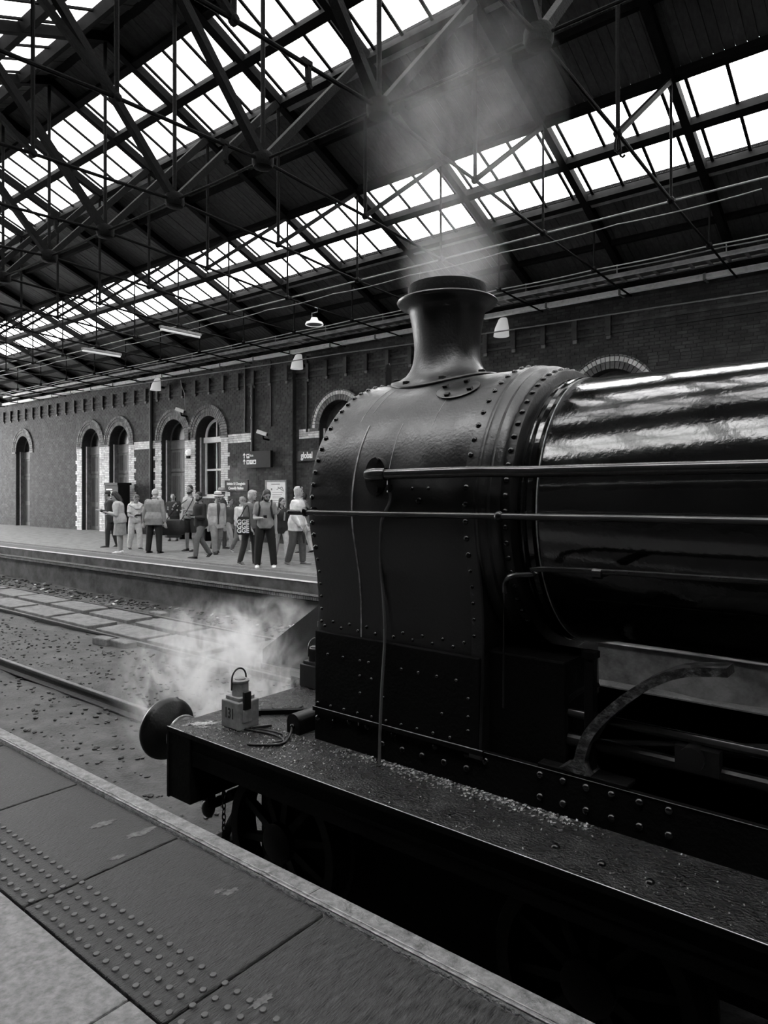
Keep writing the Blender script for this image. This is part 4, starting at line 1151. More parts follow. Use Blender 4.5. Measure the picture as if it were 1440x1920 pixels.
# curved rough-cast arm rising from its foot beside the wheel
arm = [(-1.277, 2.99, .385), (-1.270, 2.99, .43), (-1.258, 2.99, .49), (-1.235, 2.99, .555), (-1.19, 2.99, .625), (-1.11, 2.99, .715), (-1.03, 2.99, .79), (-.94, 2.99, .858), (-.82, 2.99, .915), (-.66, 2.99, .94)]
arm = smooth_pts(arm, 4); rr = []
for i, p in enumerate(arm):
    t = i / (len(arm) - 1)
    w = .025 - .007 * t + .060 * max(0, 1 - t * 6) ** 1.6
    q = arm[min(i + 1, len(arm) - 1)] - arm[max(i - 1, 0)]; q.normalize(); nrm = Vector((-q.z, 0, q.x))
    rr.append([p + nrm * w + Vector((0, -.035, 0)), p - nrm * w + Vector((0, -.035, 0)), p - nrm * w + Vector((0, .08, 0)), p + nrm * w + Vector((0, .08, 0))])
L(MB().loft(rr).build('reversing_arm', M_WORNSPARK, smooth=40))
L(MB().box((-1.47, 2.955, .372), (-1.05, 3.06, .392)).build('arm_foot', M_FRAME, smooth=None, bevel=.004))
# motion details in the gloom: rods, slide bars, valve spindle, leading driving wheel
for (a, b, r) in (((-1.4, 3.06, .50), (2.5, 3.06, .50), .03), ((-1.4, 3.06, .62), (2.5, 3.06, .62), .022), ((-1.38, 3.15, .44), (-.5, 3.12, .62), .03)):
    L(MB().tube(a, b, r, n=12).build('motion_rod', M_ROD if r < .025 else M_BLACK))
L(MB().lathe([(.05, -.05), (.05, .05)], 14, o=(-.80, 3.02, .56), ax='y').box((-.87, 3.0, .50), (-.70, 3.06, .60)).build('crosshead', M_BLACK, smooth=30))
# dark splasher sheet curving over the leading coupled wheel
sp = [(-1.50 + .02, .40)] + [(-1.16 - .31 * math.cos(PI * (.02 + .42 * k / 10)), .36 + .42 * math.sin(PI * (.02 + .42 * k / 10))) for k in range(11)]
L(MB().path([(x, 3.06, z) for x, z in sp], .012, 8).build('splasher_beading', M_BLACK))
def spoked_wheel(xw, yw, zw, R, ns, face=-1):
    hub_o = (xw, yw, zw)
    t = R - .06
    w = L(MB().lathe([(R - .065, yw - .03), (R - .065, yw + .10), (R, yw + .11), (R + .03, yw + .115), (R + .03, yw + .14), (R - .04, yw + .14), (R - .04, yw + .11)], 48, o=(xw, 0, zw), ax='y', cap0=False, cap1=False).lathe([(R - .065, yw - .03), (R - .005, yw - .03), (R, yw - .02), (R, yw + .11)], 48, o=(xw, 0, zw), ax='y', cap0=False, cap1=False).build('bogie_wheel' if R < .6 else 'driving_wheel', M_WHEEL, smooth=30))
    MB().lathe([(.09, yw - .06), (.115, yw - .05), (.115, yw + .1)], 24, o=(xw, 0, zw), ax='y').build('wheel_hub', M_WHEEL, w)
    for k in range(ns):
        a = 2 * PI * k / ns + .22
        MB().bar((xw + .09 * math.cos(a), yw + .02, zw + .09 * math.sin(a)), (xw + (R - .05) * math.cos(a), yw + .03, zw + (R - .05) * math.sin(a)), .05, .06, up=(0, 1, 0), w2=.035, h2=.04).build('spoke', M_WHEEL, w, smooth=None)
    return w
for xx in (-3.03, -1.15):
    for yy in (2.80,): spoked_wheel(xx, yy, -.405, .44, 10)
    L(MB().tube((xx, 2.8, -.405), (xx, 4.6, -.405), .07, n=16).build('axle', M_WHEEL))
    spoked_wheel(xx, 4.44, -.405, .44, 10)
# bogie frame deepened to block light behind the spokes, guard irons, brake hanger and coupling chain under the beam
L(MB().box((-3.42, 2.98, -.80), (-.8, 3.03, .0)).build('bogie_frame_screen', M_FRAME, smooth=None))
L(MB().box((-3.42, 4.37, -.80), (-.8, 4.42, .0)).build('bogie_frame_screen', M_FRAME, smooth=None))
gi = [(-3.38, 2.86, -.08), (-3.42, 2.86, -.20), (-3.50, 2.86, -.36), (-3.60, 2.86, -.52), (-3.67, 2.86, -.66), (-3.69, 2.86, -.80)]
L(MB().path(smooth_pts(gi), .035, 8, flat=.5, flatdir=(0, 1, 0)).build('guard_iron', M_BLACK))
L(MB().box((-3.70, 2.78, -.72), (-3.52, 2.93, -.58)).build('guard_shoe', M_FRAME, smooth=None, bevel=.02))
br = L(MB().tube((-3.64, 2.74, -.345), (-3.64, 3.9, -.345), .032, n=12).tube((-3.52, 2.80, -.27), (-3.52, 4.2, -.27), .028, n=12).build('brake_beam', M_BLACK))
MB().ell((-3.64, 2.73, -.36), (.05, .04, .06), 12, 8).box((-3.675, 2.71, -.36), (-3.62, 2.77, -.10)).build('beam_end', M_BLACK, br)
MB().ell((-3.60, 3.0, -.33), (.06, .05, .05), 12, 8).build('hose_joint', M_BLACK, br)
ch = L(empty('coupling_chain', (0, 0, 0)))
for i in range(12):
    m = MB(); c = Vector((-3.60, 2.82, -.26 - i * .036)); pts = []
    for k in range(12):
        a = 2 * PI * k / 12
        u = Vector((1, .3, 0)).normalized() if i % 2 else Vector((-.3, 1, 0)).normalized()
        pts.append(c + u * .012 * math.cos(a) + Vector((0, 0, .024 * math.sin(a))))
    m.path(pts, .0045, 6, closed=True).build('chain_link', M_BLACK, ch)
hook = L(MB().path([(-3.80, YC, -.05), (-3.98, YC, -.05), (-4.03, YC, -.10), (-4.0, YC, -.17), (-3.94, YC, -.17)], .035, 10).build('drawhook', M_BLACK))
# cab and splasher further back, beyond the picture
L(MB().box((2.9, 2.56, .18), (4.4, 2.6, 2.0)).box((2.9, 4.8, .18), (4.4, 4.84, 2.0)).box((2.9, 2.56, .18), (2.95, 4.84, 2.7)).build('cab', M_GLOSS, smooth=None))

# ------------------------------------------------------------------ head lamps on the front platform
def oil_lamp(loc, label, body_m, number=None, rz=0.0):
    r = empty('signal_lamp', loc, rz); tag(r, label, 'lamp', 'lamps on the locomotive front')
    w, d, h = .172, .160, .172
    b = MB().box((-w / 2, -d / 2, .004), (w / 2, d / 2, h)).build('lamp_body', body_m, r, smooth=None, bevel=.006)
    MB().box((-w / 2 + .02, -d / 2 + .018, h), (w / 2 - .02, d / 2 - .018, h + .024)).build('lamp_shoulder', body_m, b, smooth=None, bevel=.004)
    c = MB().lathe([(.052, h + .024), (.052, h + .105), (.057, h + .108), (.057, h + .118), (.05, h + .122)], 28).build('lamp_can', body_m, r, smooth=40)
    MB().lathe([(.034, h + .122), (.034, h + .128), (.026, h + .132)], 24).build('can_lid', body_m, c, smooth=40)
    n = 14
    MB().path([(-.012, -.058, h + .06)] + [(-.012, -.056 * math.cos(PI * k / n), h + .125 + .062 * math.sin(PI * k / n)) for k in range(n + 1)] + [(-.012, .058, h + .06)], .0055, 8).build('handle', M_LAMPDK, r)
    MB().lathe([(.058, -w / 2), (.060, -w / 2 - .016), (.05, -w / 2 - .022)], 24, o=(0, 0, .088), ax='x').build('lens_rim', M_LAMPDK, r)
    MB().lathe([(.05, -w / 2 - .018), (.035, -w / 2 - .034), (0, -w / 2 - .040)], 24, o=(0, 0, .088), ax='x', cap0=False, cap1=False).build('lens', M_LENS, r)
    br_ = MB().box((w / 2, -.058, .05), (w / 2 + .012, .012, .125)).build('bracket_socket', body_m, r, smooth=None, bevel=.002)
    MB().box((w / 2 - .006, -.048, .125), (w / 2 + .016, .004, .235)).build('lamp_bracket', M_LAMPDK, r, smooth=None, bevel=.003)
    if number:
        me = text_mesh('number', number, .088, M_INK, depth=.0008, align='CENTER', sx=.72, bold=.0022)
        o = bpy.data.objects.new('number', me); COL.objects.link(o); o.parent = r
        o.matrix_basis = Matrix.Translation((-.005, -d / 2 - .0015, .068)) @ FACE_NEAR
    return r
oil_lamp((-3.440, 2.822, .180), 'grey square signal lamp numbered 131 on the front platform', M_LAMP, '131')
oil_lamp((-3.70, 3.752, .180), 'black signal lamp half hidden behind the smokebox front', M_LAMPDK)
pts = smooth_pts([(-3.352, 2.79, .188), (-3.30, 2.80, .186), (-3.17, 2.83, .186), (-3.05, 2.82, .186), (-2.99, 2.76, .187), (-3.03, 2.69, .187), (-3.14, 2.63, .187), (-3.07, 2.66, .190), (-2.985, 2.745, .192), (-3.02, 2.84, .19), (-3.06, 2.90, .205), (-3.075, 2.915, .225)], 6)
o = MB().path(pts, .0065, 8).build('wire', M_CABLEDK); tag(o, 'black wire looping over the plate from the numbered lamp to a round cover', 'wire')
pts = smooth_pts([(-3.33, 2.83, .187), (-3.22, 2.86, .187), (-3.10, 2.87, .186), (-3.03, 2.80, .186), (-3.05, 2.74, .186)], 6)
o = MB().path(pts, .005, 8).build('wire', M_CABLEDK); tag(o, 'shorter black wire lying inside the loop behind the numbered lamp', 'wire')
o = MB().bar((-3.33, 2.82, .190), (-3.27, 2.93, .190), .02, .016).build('iron_clip', M_CABLEDK, smooth=None); tag(o, 'small dark iron clip on the plate behind the numbered lamp', 'clip')

# ------------------------------------------------------------------ wedge-fronted wagon on the empty track
wz = GZ
r = root_at('wedge_wagon', (-4.6, 7.0, -.93), 'dark steel wedge-fronted wagon with a letter R beyond the locomotive', 'wagon')
body = own(MB().prism([(-5.95, -.30), (-5.95, -.12), (-4.98, .53), (-4.2, .53), (-4.2, -.12)], 'y', 5.20, 5.24).build('side_plate', M_STEEL, smooth=None), r)
own(MB().prism([(-5.93, -.14), (-4.98, .50), (-4.2, .50), (-4.2, -.12)], 'y', 5.24, 6.3).build('hopper', M_STEEL, smooth=None), r)
own(MB().box((-5.95, 5.17, -.33), (-4.2, 5.27, -.27)).build('sole_bar', M_TRAY, smooth=None), r)
own(MB().box((-5.6, 5.3, -.50), (-4.3, 5.4, -.30)).build('under_frame', M_FRAME, smooth=None), r)
for xx in (-5.2, -4.5): own(MB().lathe([(.2, 5.36), (.23, 5.38), (.23, 5.46), (.1, 5.48)], 24, o=(xx, 0, -.70), ax='y').build('wheel', M_WHEEL), r)
letter(r, 'lettering', 'R', .085, -5.10, .24, 5.199, M_TRIMW, depth=.001)
# ================================================================== PEOPLE
def remesh(mb, vox, smooth_it=3, extra=None):
    """fuse overlapping closed shapes into one continuous skin"""
    me = bpy.data.meshes.new('t'); me.from_pydata(mb.v, [], mb.f)
    import bmesh
    bm = bmesh.new(); bm.from_mesh(me); bmesh.ops.recalc_face_normals(bm, faces=bm.faces); bm.to_mesh(me); bm.free()
    o = bpy.data.objects.new('t', me); COL.objects.link(o)
    r = o.modifiers.new('r', 'REMESH'); r.mode = 'VOXEL'; r.voxel_size = vox
    s_ = o.modifiers.new('s', 'SMOOTH'); s_.factor = .5; s_.iterations = smooth_it
    dg = bpy.context.evaluated_depsgraph_get()
    out = bpy.data.meshes.new_from_object(o.evaluated_get(dg))
    bpy.data.objects.remove(o); bpy.data.meshes.remove(me)
    if extra and extra.v:
        import bmesh
        em = bpy.data.meshes.new('e'); em.from_pydata(extra.v, [], extra.f)
        bm = bmesh.new(); bm.from_mesh(out); bm.from_mesh(em); bm.to_mesh(out); bm.free(); bpy.data.meshes.remove(em)
    out.polygons.foreach_set('use_smooth', [True] * len(out.polygons))
    return out
def meshobj(name, me, ma, parent):
    me.name = name; me.materials.clear(); me.materials.append(ma)
    return link(name, me, parent)
def V(*a): return Vector(a)
PH = {}
def person(label, loc, yaw, H=1.70, lean=6, legs='stand', arms=('down', 'down'), head=(0, 0), skin_v=.30, hair='short', hair_v=.03,
           top='shirt', top_v=.4, sleeve='long', bottom='trousers', bottom_v=.03, shoe_v=.05, build=1.0, beard=False, hat=None, glasses=False,
           shoe_sole=None, front=None):
    root = empty('person', (loc[0], loc[1], 0), math.radians(yaw)); tag(root, label, 'person', 'people on the far platform')
    h = H
    # ---- legs: thigh and shin directions (forward x, left y, up z)
    sets = {'stand': [((.03, .07, -1), (-.03, .03, -1), 0), ((.0, -.07, -1), (-.05, -.03, -1), 0)],
            'wide': [((.04, .13, -1), (-.02, .09, -1), 0), ((-.03, -.13, -1), (-.08, -.07, -1), 0)],
            'stride': [((.40, .04, -.92), (.10, .0, -1), -8), ((-.16, -.04, -1), (-.55, .0, -.84), 38)],
            'stride_r': [((-.16, .04, -1), (-.55, 0, -.84), 38), ((.40, -.04, -.92), (.10, 0, -1), -8)],
            'step': [((.22, .05, -.97), (.02, .01, -1), 0), ((-.10, -.05, -1), (-.28, 0, -.96), 18)]}[legs]
    pel = V(0, 0, .53 * h)
    L_ = []
    for (t, s_, toe), sy in zip(sets, (1, -1)):
        hip = pel + V(0, sy * .052 * h, -.012 * h)
        kn = hip + V(*t).normalized() * .245 * h
        an = kn + V(*s_).normalized() * .238 * h
        L_.append([hip, kn, an, toe])
    low = min(l[2].z - (.02 * h if l[3] > 20 else 0) for l in L_)
    dz = .042 * h - low
    for l in L_: l[0].z += dz; l[1].z += dz; l[2].z += dz
    pel.z += dz
    R = Matrix.Rotation(math.radians(lean), 3, 'Y')
    def U(x, y, z): return pel + R @ V(x * h, y * h, (z - .53) * h)      # upper body in units of height
    # ---- arms
    A = []
    POSE = {'down': ((.02, .14, -1), (.14, .04, -1)), 'out': ((-.05, .30, -1), (.10, .12, -1)), 'phone': ((.22, .16, -1), (.86, -.42, .30)),
            'phone2': ((.10, .20, -1), (.80, -.55, .12)), 'map': ((.18, .16, -1), (.92, -.22, -.02)), 'hold': ((.10, .16, -1), (.55, -.2, -.75)),
            'bag': ((.05, .22, -1), (.35, .05, -.95)), 'up': ((.40, .25, -.75), (.45, -.35, .85)), 'cross': ((.12, .2, -1), (.72, -.7, .05)),
            'swing': ((.30, .12, -1), (.55, .0, -.85)), 'back': ((-.28, .12, -1), (-.05, .05, -1))}
    for sy, an in ((1, arms[0]), (-1, arms[1])):
        sh = U(-.004, sy * .098 * build, .787)
        u, f = POSE[an]
        u = R @ V(u[0], u[1] * sy, u[2]).normalized(); f = R @ V(f[0], f[1] * sy, f[2]).normalized()
        el = sh + u * .178 * h; wr = el + f * .150 * h
        A.append((sh, el, wr, f))
    def torso(mb, k, z0=.50, z1=.835, grow=0.0, hem=None):
        prof = [(.47, .068, .090), (.53, .074, .096), (.58, .068, .088), (.63, .064, .083), (.70, .070, .094), (.755, .071, .102), (.785, .062, .098), (.806, .052, .080), (.824, .044, .060), (.842, .037, .043)]
        rr = []
        pts = [q for q in prof if z0 < q[0] <= z1]
        def at(z):
            for a, b in zip(prof, prof[1:]):
                if a[0] <= z <= b[0]:
                    t = (z - a[0]) / (b[0] - a[0]); return (z, a[1] + (b[1] - a[1]) * t, a[2] + (b[2] - a[2]) * t)
            return prof[0] if z < prof[0][0] else prof[-1]
        pts = [at(z0)] + pts
        for z, d, w in pts:
            d2, w2 = d * k * build + grow / h, w * k * build + grow / h
            if hem and z < .6: d2 *= hem; w2 *= hem
            rr.append([U(d2 * math.cos(a) + (.006 if z > .6 else 0), w2 * math.sin(a), z) for a in [2 * PI * i / 20 for i in range(20)]])
        mb.loft(rr)
    # ---- head frame
    yw, pt = head
    HR = R @ Matrix.Rotation(math.radians(yw), 3, 'Z') @ Matrix.Rotation(math.radians(pt - lean * .7), 3, 'Y')
    nb = U(.004, 0, .836)
    hc = nb + HR @ V(.016 * h, 0, .090 * h)
    def Hd(x, y, z): return hc + HR @ V(x * h, y * h, z * h)
    b = MB()
    torso(b, .95)
    b.path([U(-.004, 0, .81), nb, hc - HR @ V(.005 * h, 0, .03 * h)], [.040 * h, .036 * h, .034 * h], 12)
    b.ell(hc + HR @ V(-.004 * h, 0, .012 * h), (.056 * h, .045 * h, .056 * h), 16, 12, HR)
    b.ell(hc + HR @ V(.012 * h, 0, -.022 * h), (.040 * h, .036 * h, .044 * h), 14, 10, HR)
    b.path([Hd(.046, 0, .012), Hd(.060, 0, -.012), Hd(.050, 0, -.018)], [.005 * h, .009 * h, .006 * h], 8)
    for sy in (1, -1): b.ell(Hd(-.004, sy * .045, -.006), (.012 * h, .006 * h, .017 * h), 8, 6, HR)
    b.ell(Hd(.044, 0, -.050), (.012 * h, .014 * h, .011 * h), 8, 6, HR)
    fingers = MB()
    for (sh, el, wr, f), sy in zip(A, (1, -1)):
        b.ell(sh, (.032 * h * build,) * 3, 12, 8); b.path([sh, sh.lerp(el, .5), el], [.031 * h * build, .028 * h, .023 * h], 12)
        b.path([el, el.lerp(wr, .35), wr], [.024 * h, .024 * h, .016 * h], 12)
        side = f.cross(V(0, 0, 1)); side = side.normalized() if side.length > .2 else V(0, 1, 0)
        nrm = side.cross(f).normalized()
        p2 = wr + f * .052 * h
        b.loft([[wr + f * q * h + side * math.cos(a) * wd * h + nrm * math.sin(a) * th * h for a in [2 * PI * i / 12 for i in range(12)]] for q, wd, th in ((-.005, .015, .012), (.02, .023, .012), (.045, .026, .011), (.056, .022, .009))])
        for i, ln in enumerate((.036, .042, .039, .030)):
            s0 = p2 + side * (i - 1.5) * .0125 * h - f * .012 * h
            k1 = s0 + f * (ln * .55 + .012) * h; k2 = k1 + (f * .7 - nrm * .6).normalized() * ln * .5 * h
            fingers.path([s0, k1, k2], [.0052 * h, .005 * h, .0042 * h], 6)
        th0 = wr + f * .018 * h + side * .02 * h * (-sy)
        fingers.path([th0, th0 + (f * .7 - side * sy * .7).normalized() * .028 * h, th0 + (f * .95 - side * sy * .4).normalized() * .048 * h], [.007 * h, .006 * h, .005 * h], 6)
    for l in L_:
        b.path([l[0], l[0].lerp(l[1], .5), l[1]], [.050 * h * build, .044 * h, .034 * h], 12)
        b.path([l[1], l[1].lerp(l[2], .35), l[2]], [.034 * h, .033 * h, .021 * h], 12)
        b.path([l[2], l[2] + V(.05 * h, 0, -.025 * h)], [.02 * h, .016 * h], 8)
    meshobj('body', remesh(b, .012, 2, fingers), skin(skin_v), root)
    # face details
    for sy in (1, -1):
        MB().ell(Hd(.048, sy * .018, .008), (.006 * h, .008 * h, .0048 * h), 8, 6, HR).build('eye', M_INK, root)
        MB().path([Hd(.049, sy * .010, .020), Hd(.047, sy * .028, .019)], .0028 * h, 6).build('eyebrow', hairm(hair_v), root)
    MB().path([Hd(.049, .014, -.034), Hd(.0535, 0, -.034), Hd(.049, -.014, -.034)], .0036 * h, 6).build('mouth', skin(max(.06, skin_v * .5)), root)
    # ---- hair
    if hair:
        q = MB()
        if hair == 'bald':
            q.ell(Hd(-.020, 0, -.006), (.043 * h, .0475 * h, .030 * h), 16, 10, HR)
        else:
            q.ell(Hd(-.012, 0, .022), (.057 * h, .050 * h, .054 * h), 16, 12, HR)
            q.ell(Hd(-.022, 0, -.004), (.042 * h, .049 * h, .045 * h), 16, 10, HR)
            if hair == 'bob':
                for sy in (1, -1): q.ell(Hd(-.012, sy * .036, -.018), (.034 * h, .018 * h, .046 * h), 12, 8, HR)
                q.ell(Hd(-.034, 0, -.024), (.028 * h, .044 * h, .044 * h), 12, 8, HR)
                q.ell(Hd(.020, .01, .048), (.032 * h, .034 * h, .022 * h), 12, 8, HR)
            if hair == 'long':
                for sy in (1, -1): q.path([Hd(-.012, sy * .040, .01), Hd(-.020, sy * .042, -.04), Hd(-.026, sy * .044, -.09)], [.017 * h, .018 * h, .010 * h], 10)
                q.path([Hd(-.03, 0, .02), Hd(-.048, 0, -.05), Hd(-.052, 0, -.12), Hd(-.05, 0, -.16)], [.04 * h, .045 * h, .042 * h, .02 * h], 12)
            if hair == 'tied':
                q.path([Hd(-.05, 0, .0), Hd(-.062, 0, -.04), Hd(-.055, 0, -.10)], [.02 * h, .024 * h, .014 * h], 10)
            if hair == 'curly':
                rr = random.Random(int(H * 1000))
                for _ in range(22):
                    a = rr.uniform(-2.6, 2.6) + PI; e = rr.uniform(-.3, 1.4)
                    q.ell(Hd(-.010 + .052 * math.cos(a) * math.cos(e), .050 * math.sin(a) * math.cos(e), .018 + .052 * math.sin(e)), (.017 * h,) * 3, 8, 6)
        meshobj('hair', remesh(q, .010, 2), hairm(hair_v), root)
    if beard:
        q = MB().ell(Hd(.022, 0, -.046), (.034 * h, .034 * h, .028 * h), 12, 9, HR)
        for sy in (1, -1): q.ell(Hd(.008, sy * .034, -.026), (.02 * h, .010 * h, .03 * h), 10, 7, HR)
        meshobj('beard', remesh(q, .009, 2), hairm(hair_v), root)
    if hat:
        q = MB(); up = HR @ V(0, 0, 1)
        def hz(p, r_, z_): return p
        rings = []
        for r_, z_ in ((.092, .026), (.094, .032), (.062, .040), (.060, .066), (.054, .088), (.03, .094)):
            rings.append([hc + HR @ V((r_ * math.cos(a) * 1.05 - .004) * h, r_ * math.sin(a) * h, z_ * h) for a in [2 * PI * i / 22 for i in range(22)]])
        ho = q.loft(rings).build('hat', cloth(hat), root, smooth=50)
        rings = [[hc + HR @ V((.0625 * math.cos(a) * 1.05 - .004) * h, .0625 * math.sin(a) * h, z_ * h) for a in [2 * PI * i / 22 for i in range(22)]] for z_ in (.041, .054)]
        MB().loft(rings, caps=False).build('hat_band', cloth(.03), ho)
    if glasses:
        for sy in (1, -1): MB().ell(Hd(.034, sy * .022, .062), (.012 * h, .017 * h, .010 * h), 10, 7, HR).build('sunglasses', M_INK, root)
    # ---- top
    q = MB()
    kt, g = {'shirt': (1.08, .010), 'tee': (1.06, .008), 'jacket': (1.16, .020), 'sweater': (1.14, .016), 'dress': (1.06, .008)}[top]
    z0 = {'shirt': .485, 'tee': .49, 'jacket': .445, 'sweater': .475, 'dress': .50}[top]
    torso(q, kt, z0=max(z0, .471), z1=.825, grow=g, hem=1.10 if top in ('jacket', 'sweater') else 1.04)
    if z0 < .471: q.loft([[U(.086 * kt * build * c_ * math.cos(a), .108 * kt * build * c_ * math.sin(a), z_) for a in [2 * PI * i / 20 for i in range(20)]] for z_, c_ in ((.43, 1.0), (.50, .98))])
    for (sh, el, wr, f), sy in zip(A, (1, -1)):
        sl = 1.14 if top in ('jacket', 'sweater') else 1.06
        q.ell(sh, (.0365 * h * sl * build,) * 3, 14, 9)
        q.ell(sh.lerp(U(0, sy * .05, .80), .5), (.036 * h * sl, .04 * h * sl, .032 * h * sl), 12, 8)
        if sleeve != 'short': q.ell(el, (.0302 * h * sl,) * 3, 12, 8)
        if sleeve == 'short':
            e = sh.lerp(el, .72); q.path([sh, sh.lerp(e, .5), e], [.038 * h * sl * build, .037 * h * sl, .036 * h * sl], 12)
        elif sleeve == 'long':
            q.path([sh, sh.lerp(el, .5), el], [.037 * h * sl * build, .034 * h * sl, .030 * h * sl], 12)
            q.path([el, el.lerp(wr, .4), el.lerp(wr, .95)], [.030 * h * sl, .028 * h * sl, .022 * h * sl], 12)
        elif sleeve == 'half':
            q.path([sh, sh.lerp(el, .5), el], [.037 * h * sl * build, .034 * h * sl, .030 * h * sl], 12)
            q.path([el, el.lerp(wr, .35)], [.030 * h * sl, .028 * h * sl], 12)
    tname = {'shirt': 'shirt', 'tee': 't_shirt', 'jacket': 'jacket', 'sweater': 'sweater', 'dress': 'blouse'}[top]
    to = meshobj(tname, remesh(q, .013, 2), cloth(top_v), root)
    if top in ('shirt', 'jacket'):
        q = MB()
        q.path([U(.040, .030, .842), U(.052, .024, .815), U(.080 * build, .006, .775)], [.012 * h, .011 * h, .006 * h], 8)
        q.path([U(.040, -.030, .842), U(.052, -.024, .815), U(.080 * build, -.006, .775)], [.012 * h, .011 * h, .006 * h], 8)
        q.path([U(-.03, .03, .848), U(-.040, 0, .850), U(-.03, -.03, .848)], .012 * h, 8)
        q.build('collar', cloth(top_v), to)
    if front is not None:
        rr = []
        for z, d, w in ((.835, .040, .018), (.80, .058, .026), (.755, .073, .026), (.70, .072, .020), (.64, .067, .014), (.57, .073, .012), (.50, .078, .014)):
            x = d * kt * build + g / h + .0105; rr.append([U(x, w, z), U(x, -w, z), U(x - .02, -w, z), U(x - .02, w, z)])
        MB().loft(rr).build('shirt_front', cloth(front), to, smooth=60)
    # ---- bottom
    q = MB()
    if bottom in ('trousers', 'loose', 'shorts'):
        lw = {'trousers': 1.0, 'loose': 1.18, 'shorts': 1.1}[bottom]
        rr = [[pel + V((d * build * h + .012) * math.cos(a), (w * build * h + .012) * math.sin(a), zz * h) for a in [2 * PI * i / 20 for i in range(20)]] for zz, d, w in ((-.055, .07, .09), (-.02, .075, .097), (.02, .072, .094), (.055, .068, .088))]
        q.loft(rr)
        for l in L_:
            q.path([l[0] + V(0, 0, .01 * h), l[0].lerp(l[1], .5), l[1]], [.059 * h * build, .051 * h * lw, .043 * h * lw], 14)
            e = l[2] + (l[2] - l[1]).normalized() * .012 * h
            if bottom != 'shorts': q.path([l[1], l[1].lerp(e, .5), e], [.043 * h * lw, .039 * h * lw, .035 * h * lw], 14)
        meshobj('trousers' if bottom != 'shorts' else 'shorts', remesh(q, .013, 2), cloth(bottom_v), root)
    else:
        zl = {'skirt': .285, 'long_skirt': .065}[bottom]
        fl = {'skirt': 1.25, 'long_skirt': 1.5}[bottom]
        rr = []
        for t in range(7):
            t /= 6; zz = .57 + (zl - .57) * t; k_ = 1 + (fl - 1) * t
            rr.append([V(pel.x + (.076 * build * k_ * h + .01) * math.cos(a) * (1 + .03 * math.sin(7 * a) * t), pel.y + (.098 * build * k_ * h + .01) * math.sin(a) * (1 + .03 * math.sin(7 * a) * t), zz * h + dz) for a in [2 * PI * i / 36 for i in range(36)]])
        q.loft(rr); q.build('skirt', cloth(bottom_v), root, smooth=60)
    # ---- shoes
    for l in L_:
        a0 = l[2]; tr = math.radians(l[3]); RR = Matrix.Rotation(tr, 3, 'Y')
        fz = a0 - V(0, 0, .042 * h)
        def Sf(x, y, z): return a0 + RR @ V(x * h, y * h, z * h - .042 * h)
        rr = []
        for x_, w_, hh in ((-.030, .014, .034), (-.022, .021, .044), (.0, .023, .048), (.03, .024, .038), (.06, .027, .028), (.09, .028, .022), (.108, .020, .016), (.114, .010, .010)):
            rr.append([Sf(x_, w_ * math.cos(a), max(0.004, hh * .5 + hh * .5 * math.sin(a))) for a in [2 * PI * i / 12 for i in range(12)]])
        so = MB().loft(rr).build('shoe', cloth(shoe_v), root, smooth=50)
        m = MB(); rr = []
        for x_, w_ in ((-.033, .012), (-.024, .022), (.03, .025), (.07, .029), (.10, .026), (.117, .010)): rr.append([Sf(x_, w_, .0), Sf(x_, -w_, .0), Sf(x_, -w_, .009), Sf(x_, w_, .009)])
        m.loft(rr).build('sole', cloth(shoe_sole if shoe_sole is not None else shoe_v * .6), so, smooth=None)
    bpy.context.view_layer.update()
    M4 = Matrix.Translation((loc[0], loc[1], 0)) @ Matrix.Rotation(math.radians(yaw), 4, 'Z')
    return dict(root=root, M=M4, wr=[M4 @ (a[2] + a[3] * .055 * h) for a in A], f=[(M4.to_3x3() @ a[3]) for a in A], U=lambda x, y, z: M4 @ U(x, y, z), sh=[M4 @ a[0] for a in A], h=h, yaw=yaw, to=to, Ul=U)

def phone(p, label, side=0, w=.075):
    c = p['wr'][side] + p['f'][side] * .05 + Vector((0, 0, .025)); y = math.radians(p['yaw'])
    r = empty('phone', c, y); tag(r, label, 'phone')
    m = MB().box((-.07, -w / 2, -.005), (.07, w / 2, .005)).build('case', M_INK, r, smooth=None, bevel=.004); m.rotation_euler = (0, -.5, 0)
    s_ = MB().box((-.064, -w / 2 + .005, .0051), (.064, w / 2 - .005, .006)).build('screen', M_SIGNGR, r, smooth=None); s_.rotation_euler = (0, -.5, 0)
def bag(name, c, size, v, label, cat='bag', strap=None, rz=0, pattern=None, soft=.06):
    r = empty(name, (c[0], c[1], c[2]), rz); tag(r, label, cat)
    a, b_, d = size
    rings = []
    for t, k in ((0, .80), (.06, .95), (.3, 1.04), (.6, 1.0), (.9, .9), (1, .72)):
        rings.append([(a / 2 * k * (abs(math.cos(q)) ** .5) * (1 if math.cos(q) > 0 else -1), b_ / 2 * k * (abs(math.sin(q)) ** .6) * (1 if math.sin(q) > 0 else -1), d * t) for q in [2 * PI * i / 20 for i in range(20)]])
    m = MB().loft(rings).build('bag_body', cloth(v), r, smooth=60)
    if pattern:
        for i, zz in enumerate((.72, .48, .24)):
            me = text_mesh('bag_print', pattern, d * .34, M_WHITE, depth=.003, align='CENTER', bold=.004)
            o = bpy.data.objects.new('bag_print', me); COL.objects.link(o); o.parent = r
            o.matrix_basis = Matrix.Translation((0, -b_ / 2 * 1.06, d * (zz - .12))) @ FACE_NEAR
    if strap:
        own_pts = [Vector(q) - Vector(c) for q in strap]
        Rm = Matrix.Rotation(-rz, 3, 'Z'); own_pts = [Rm @ q for q in own_pts]
        MB().path(smooth_pts(own_pts, 5), .012, 6).build('strap', cloth(v * .8), r)
    return r

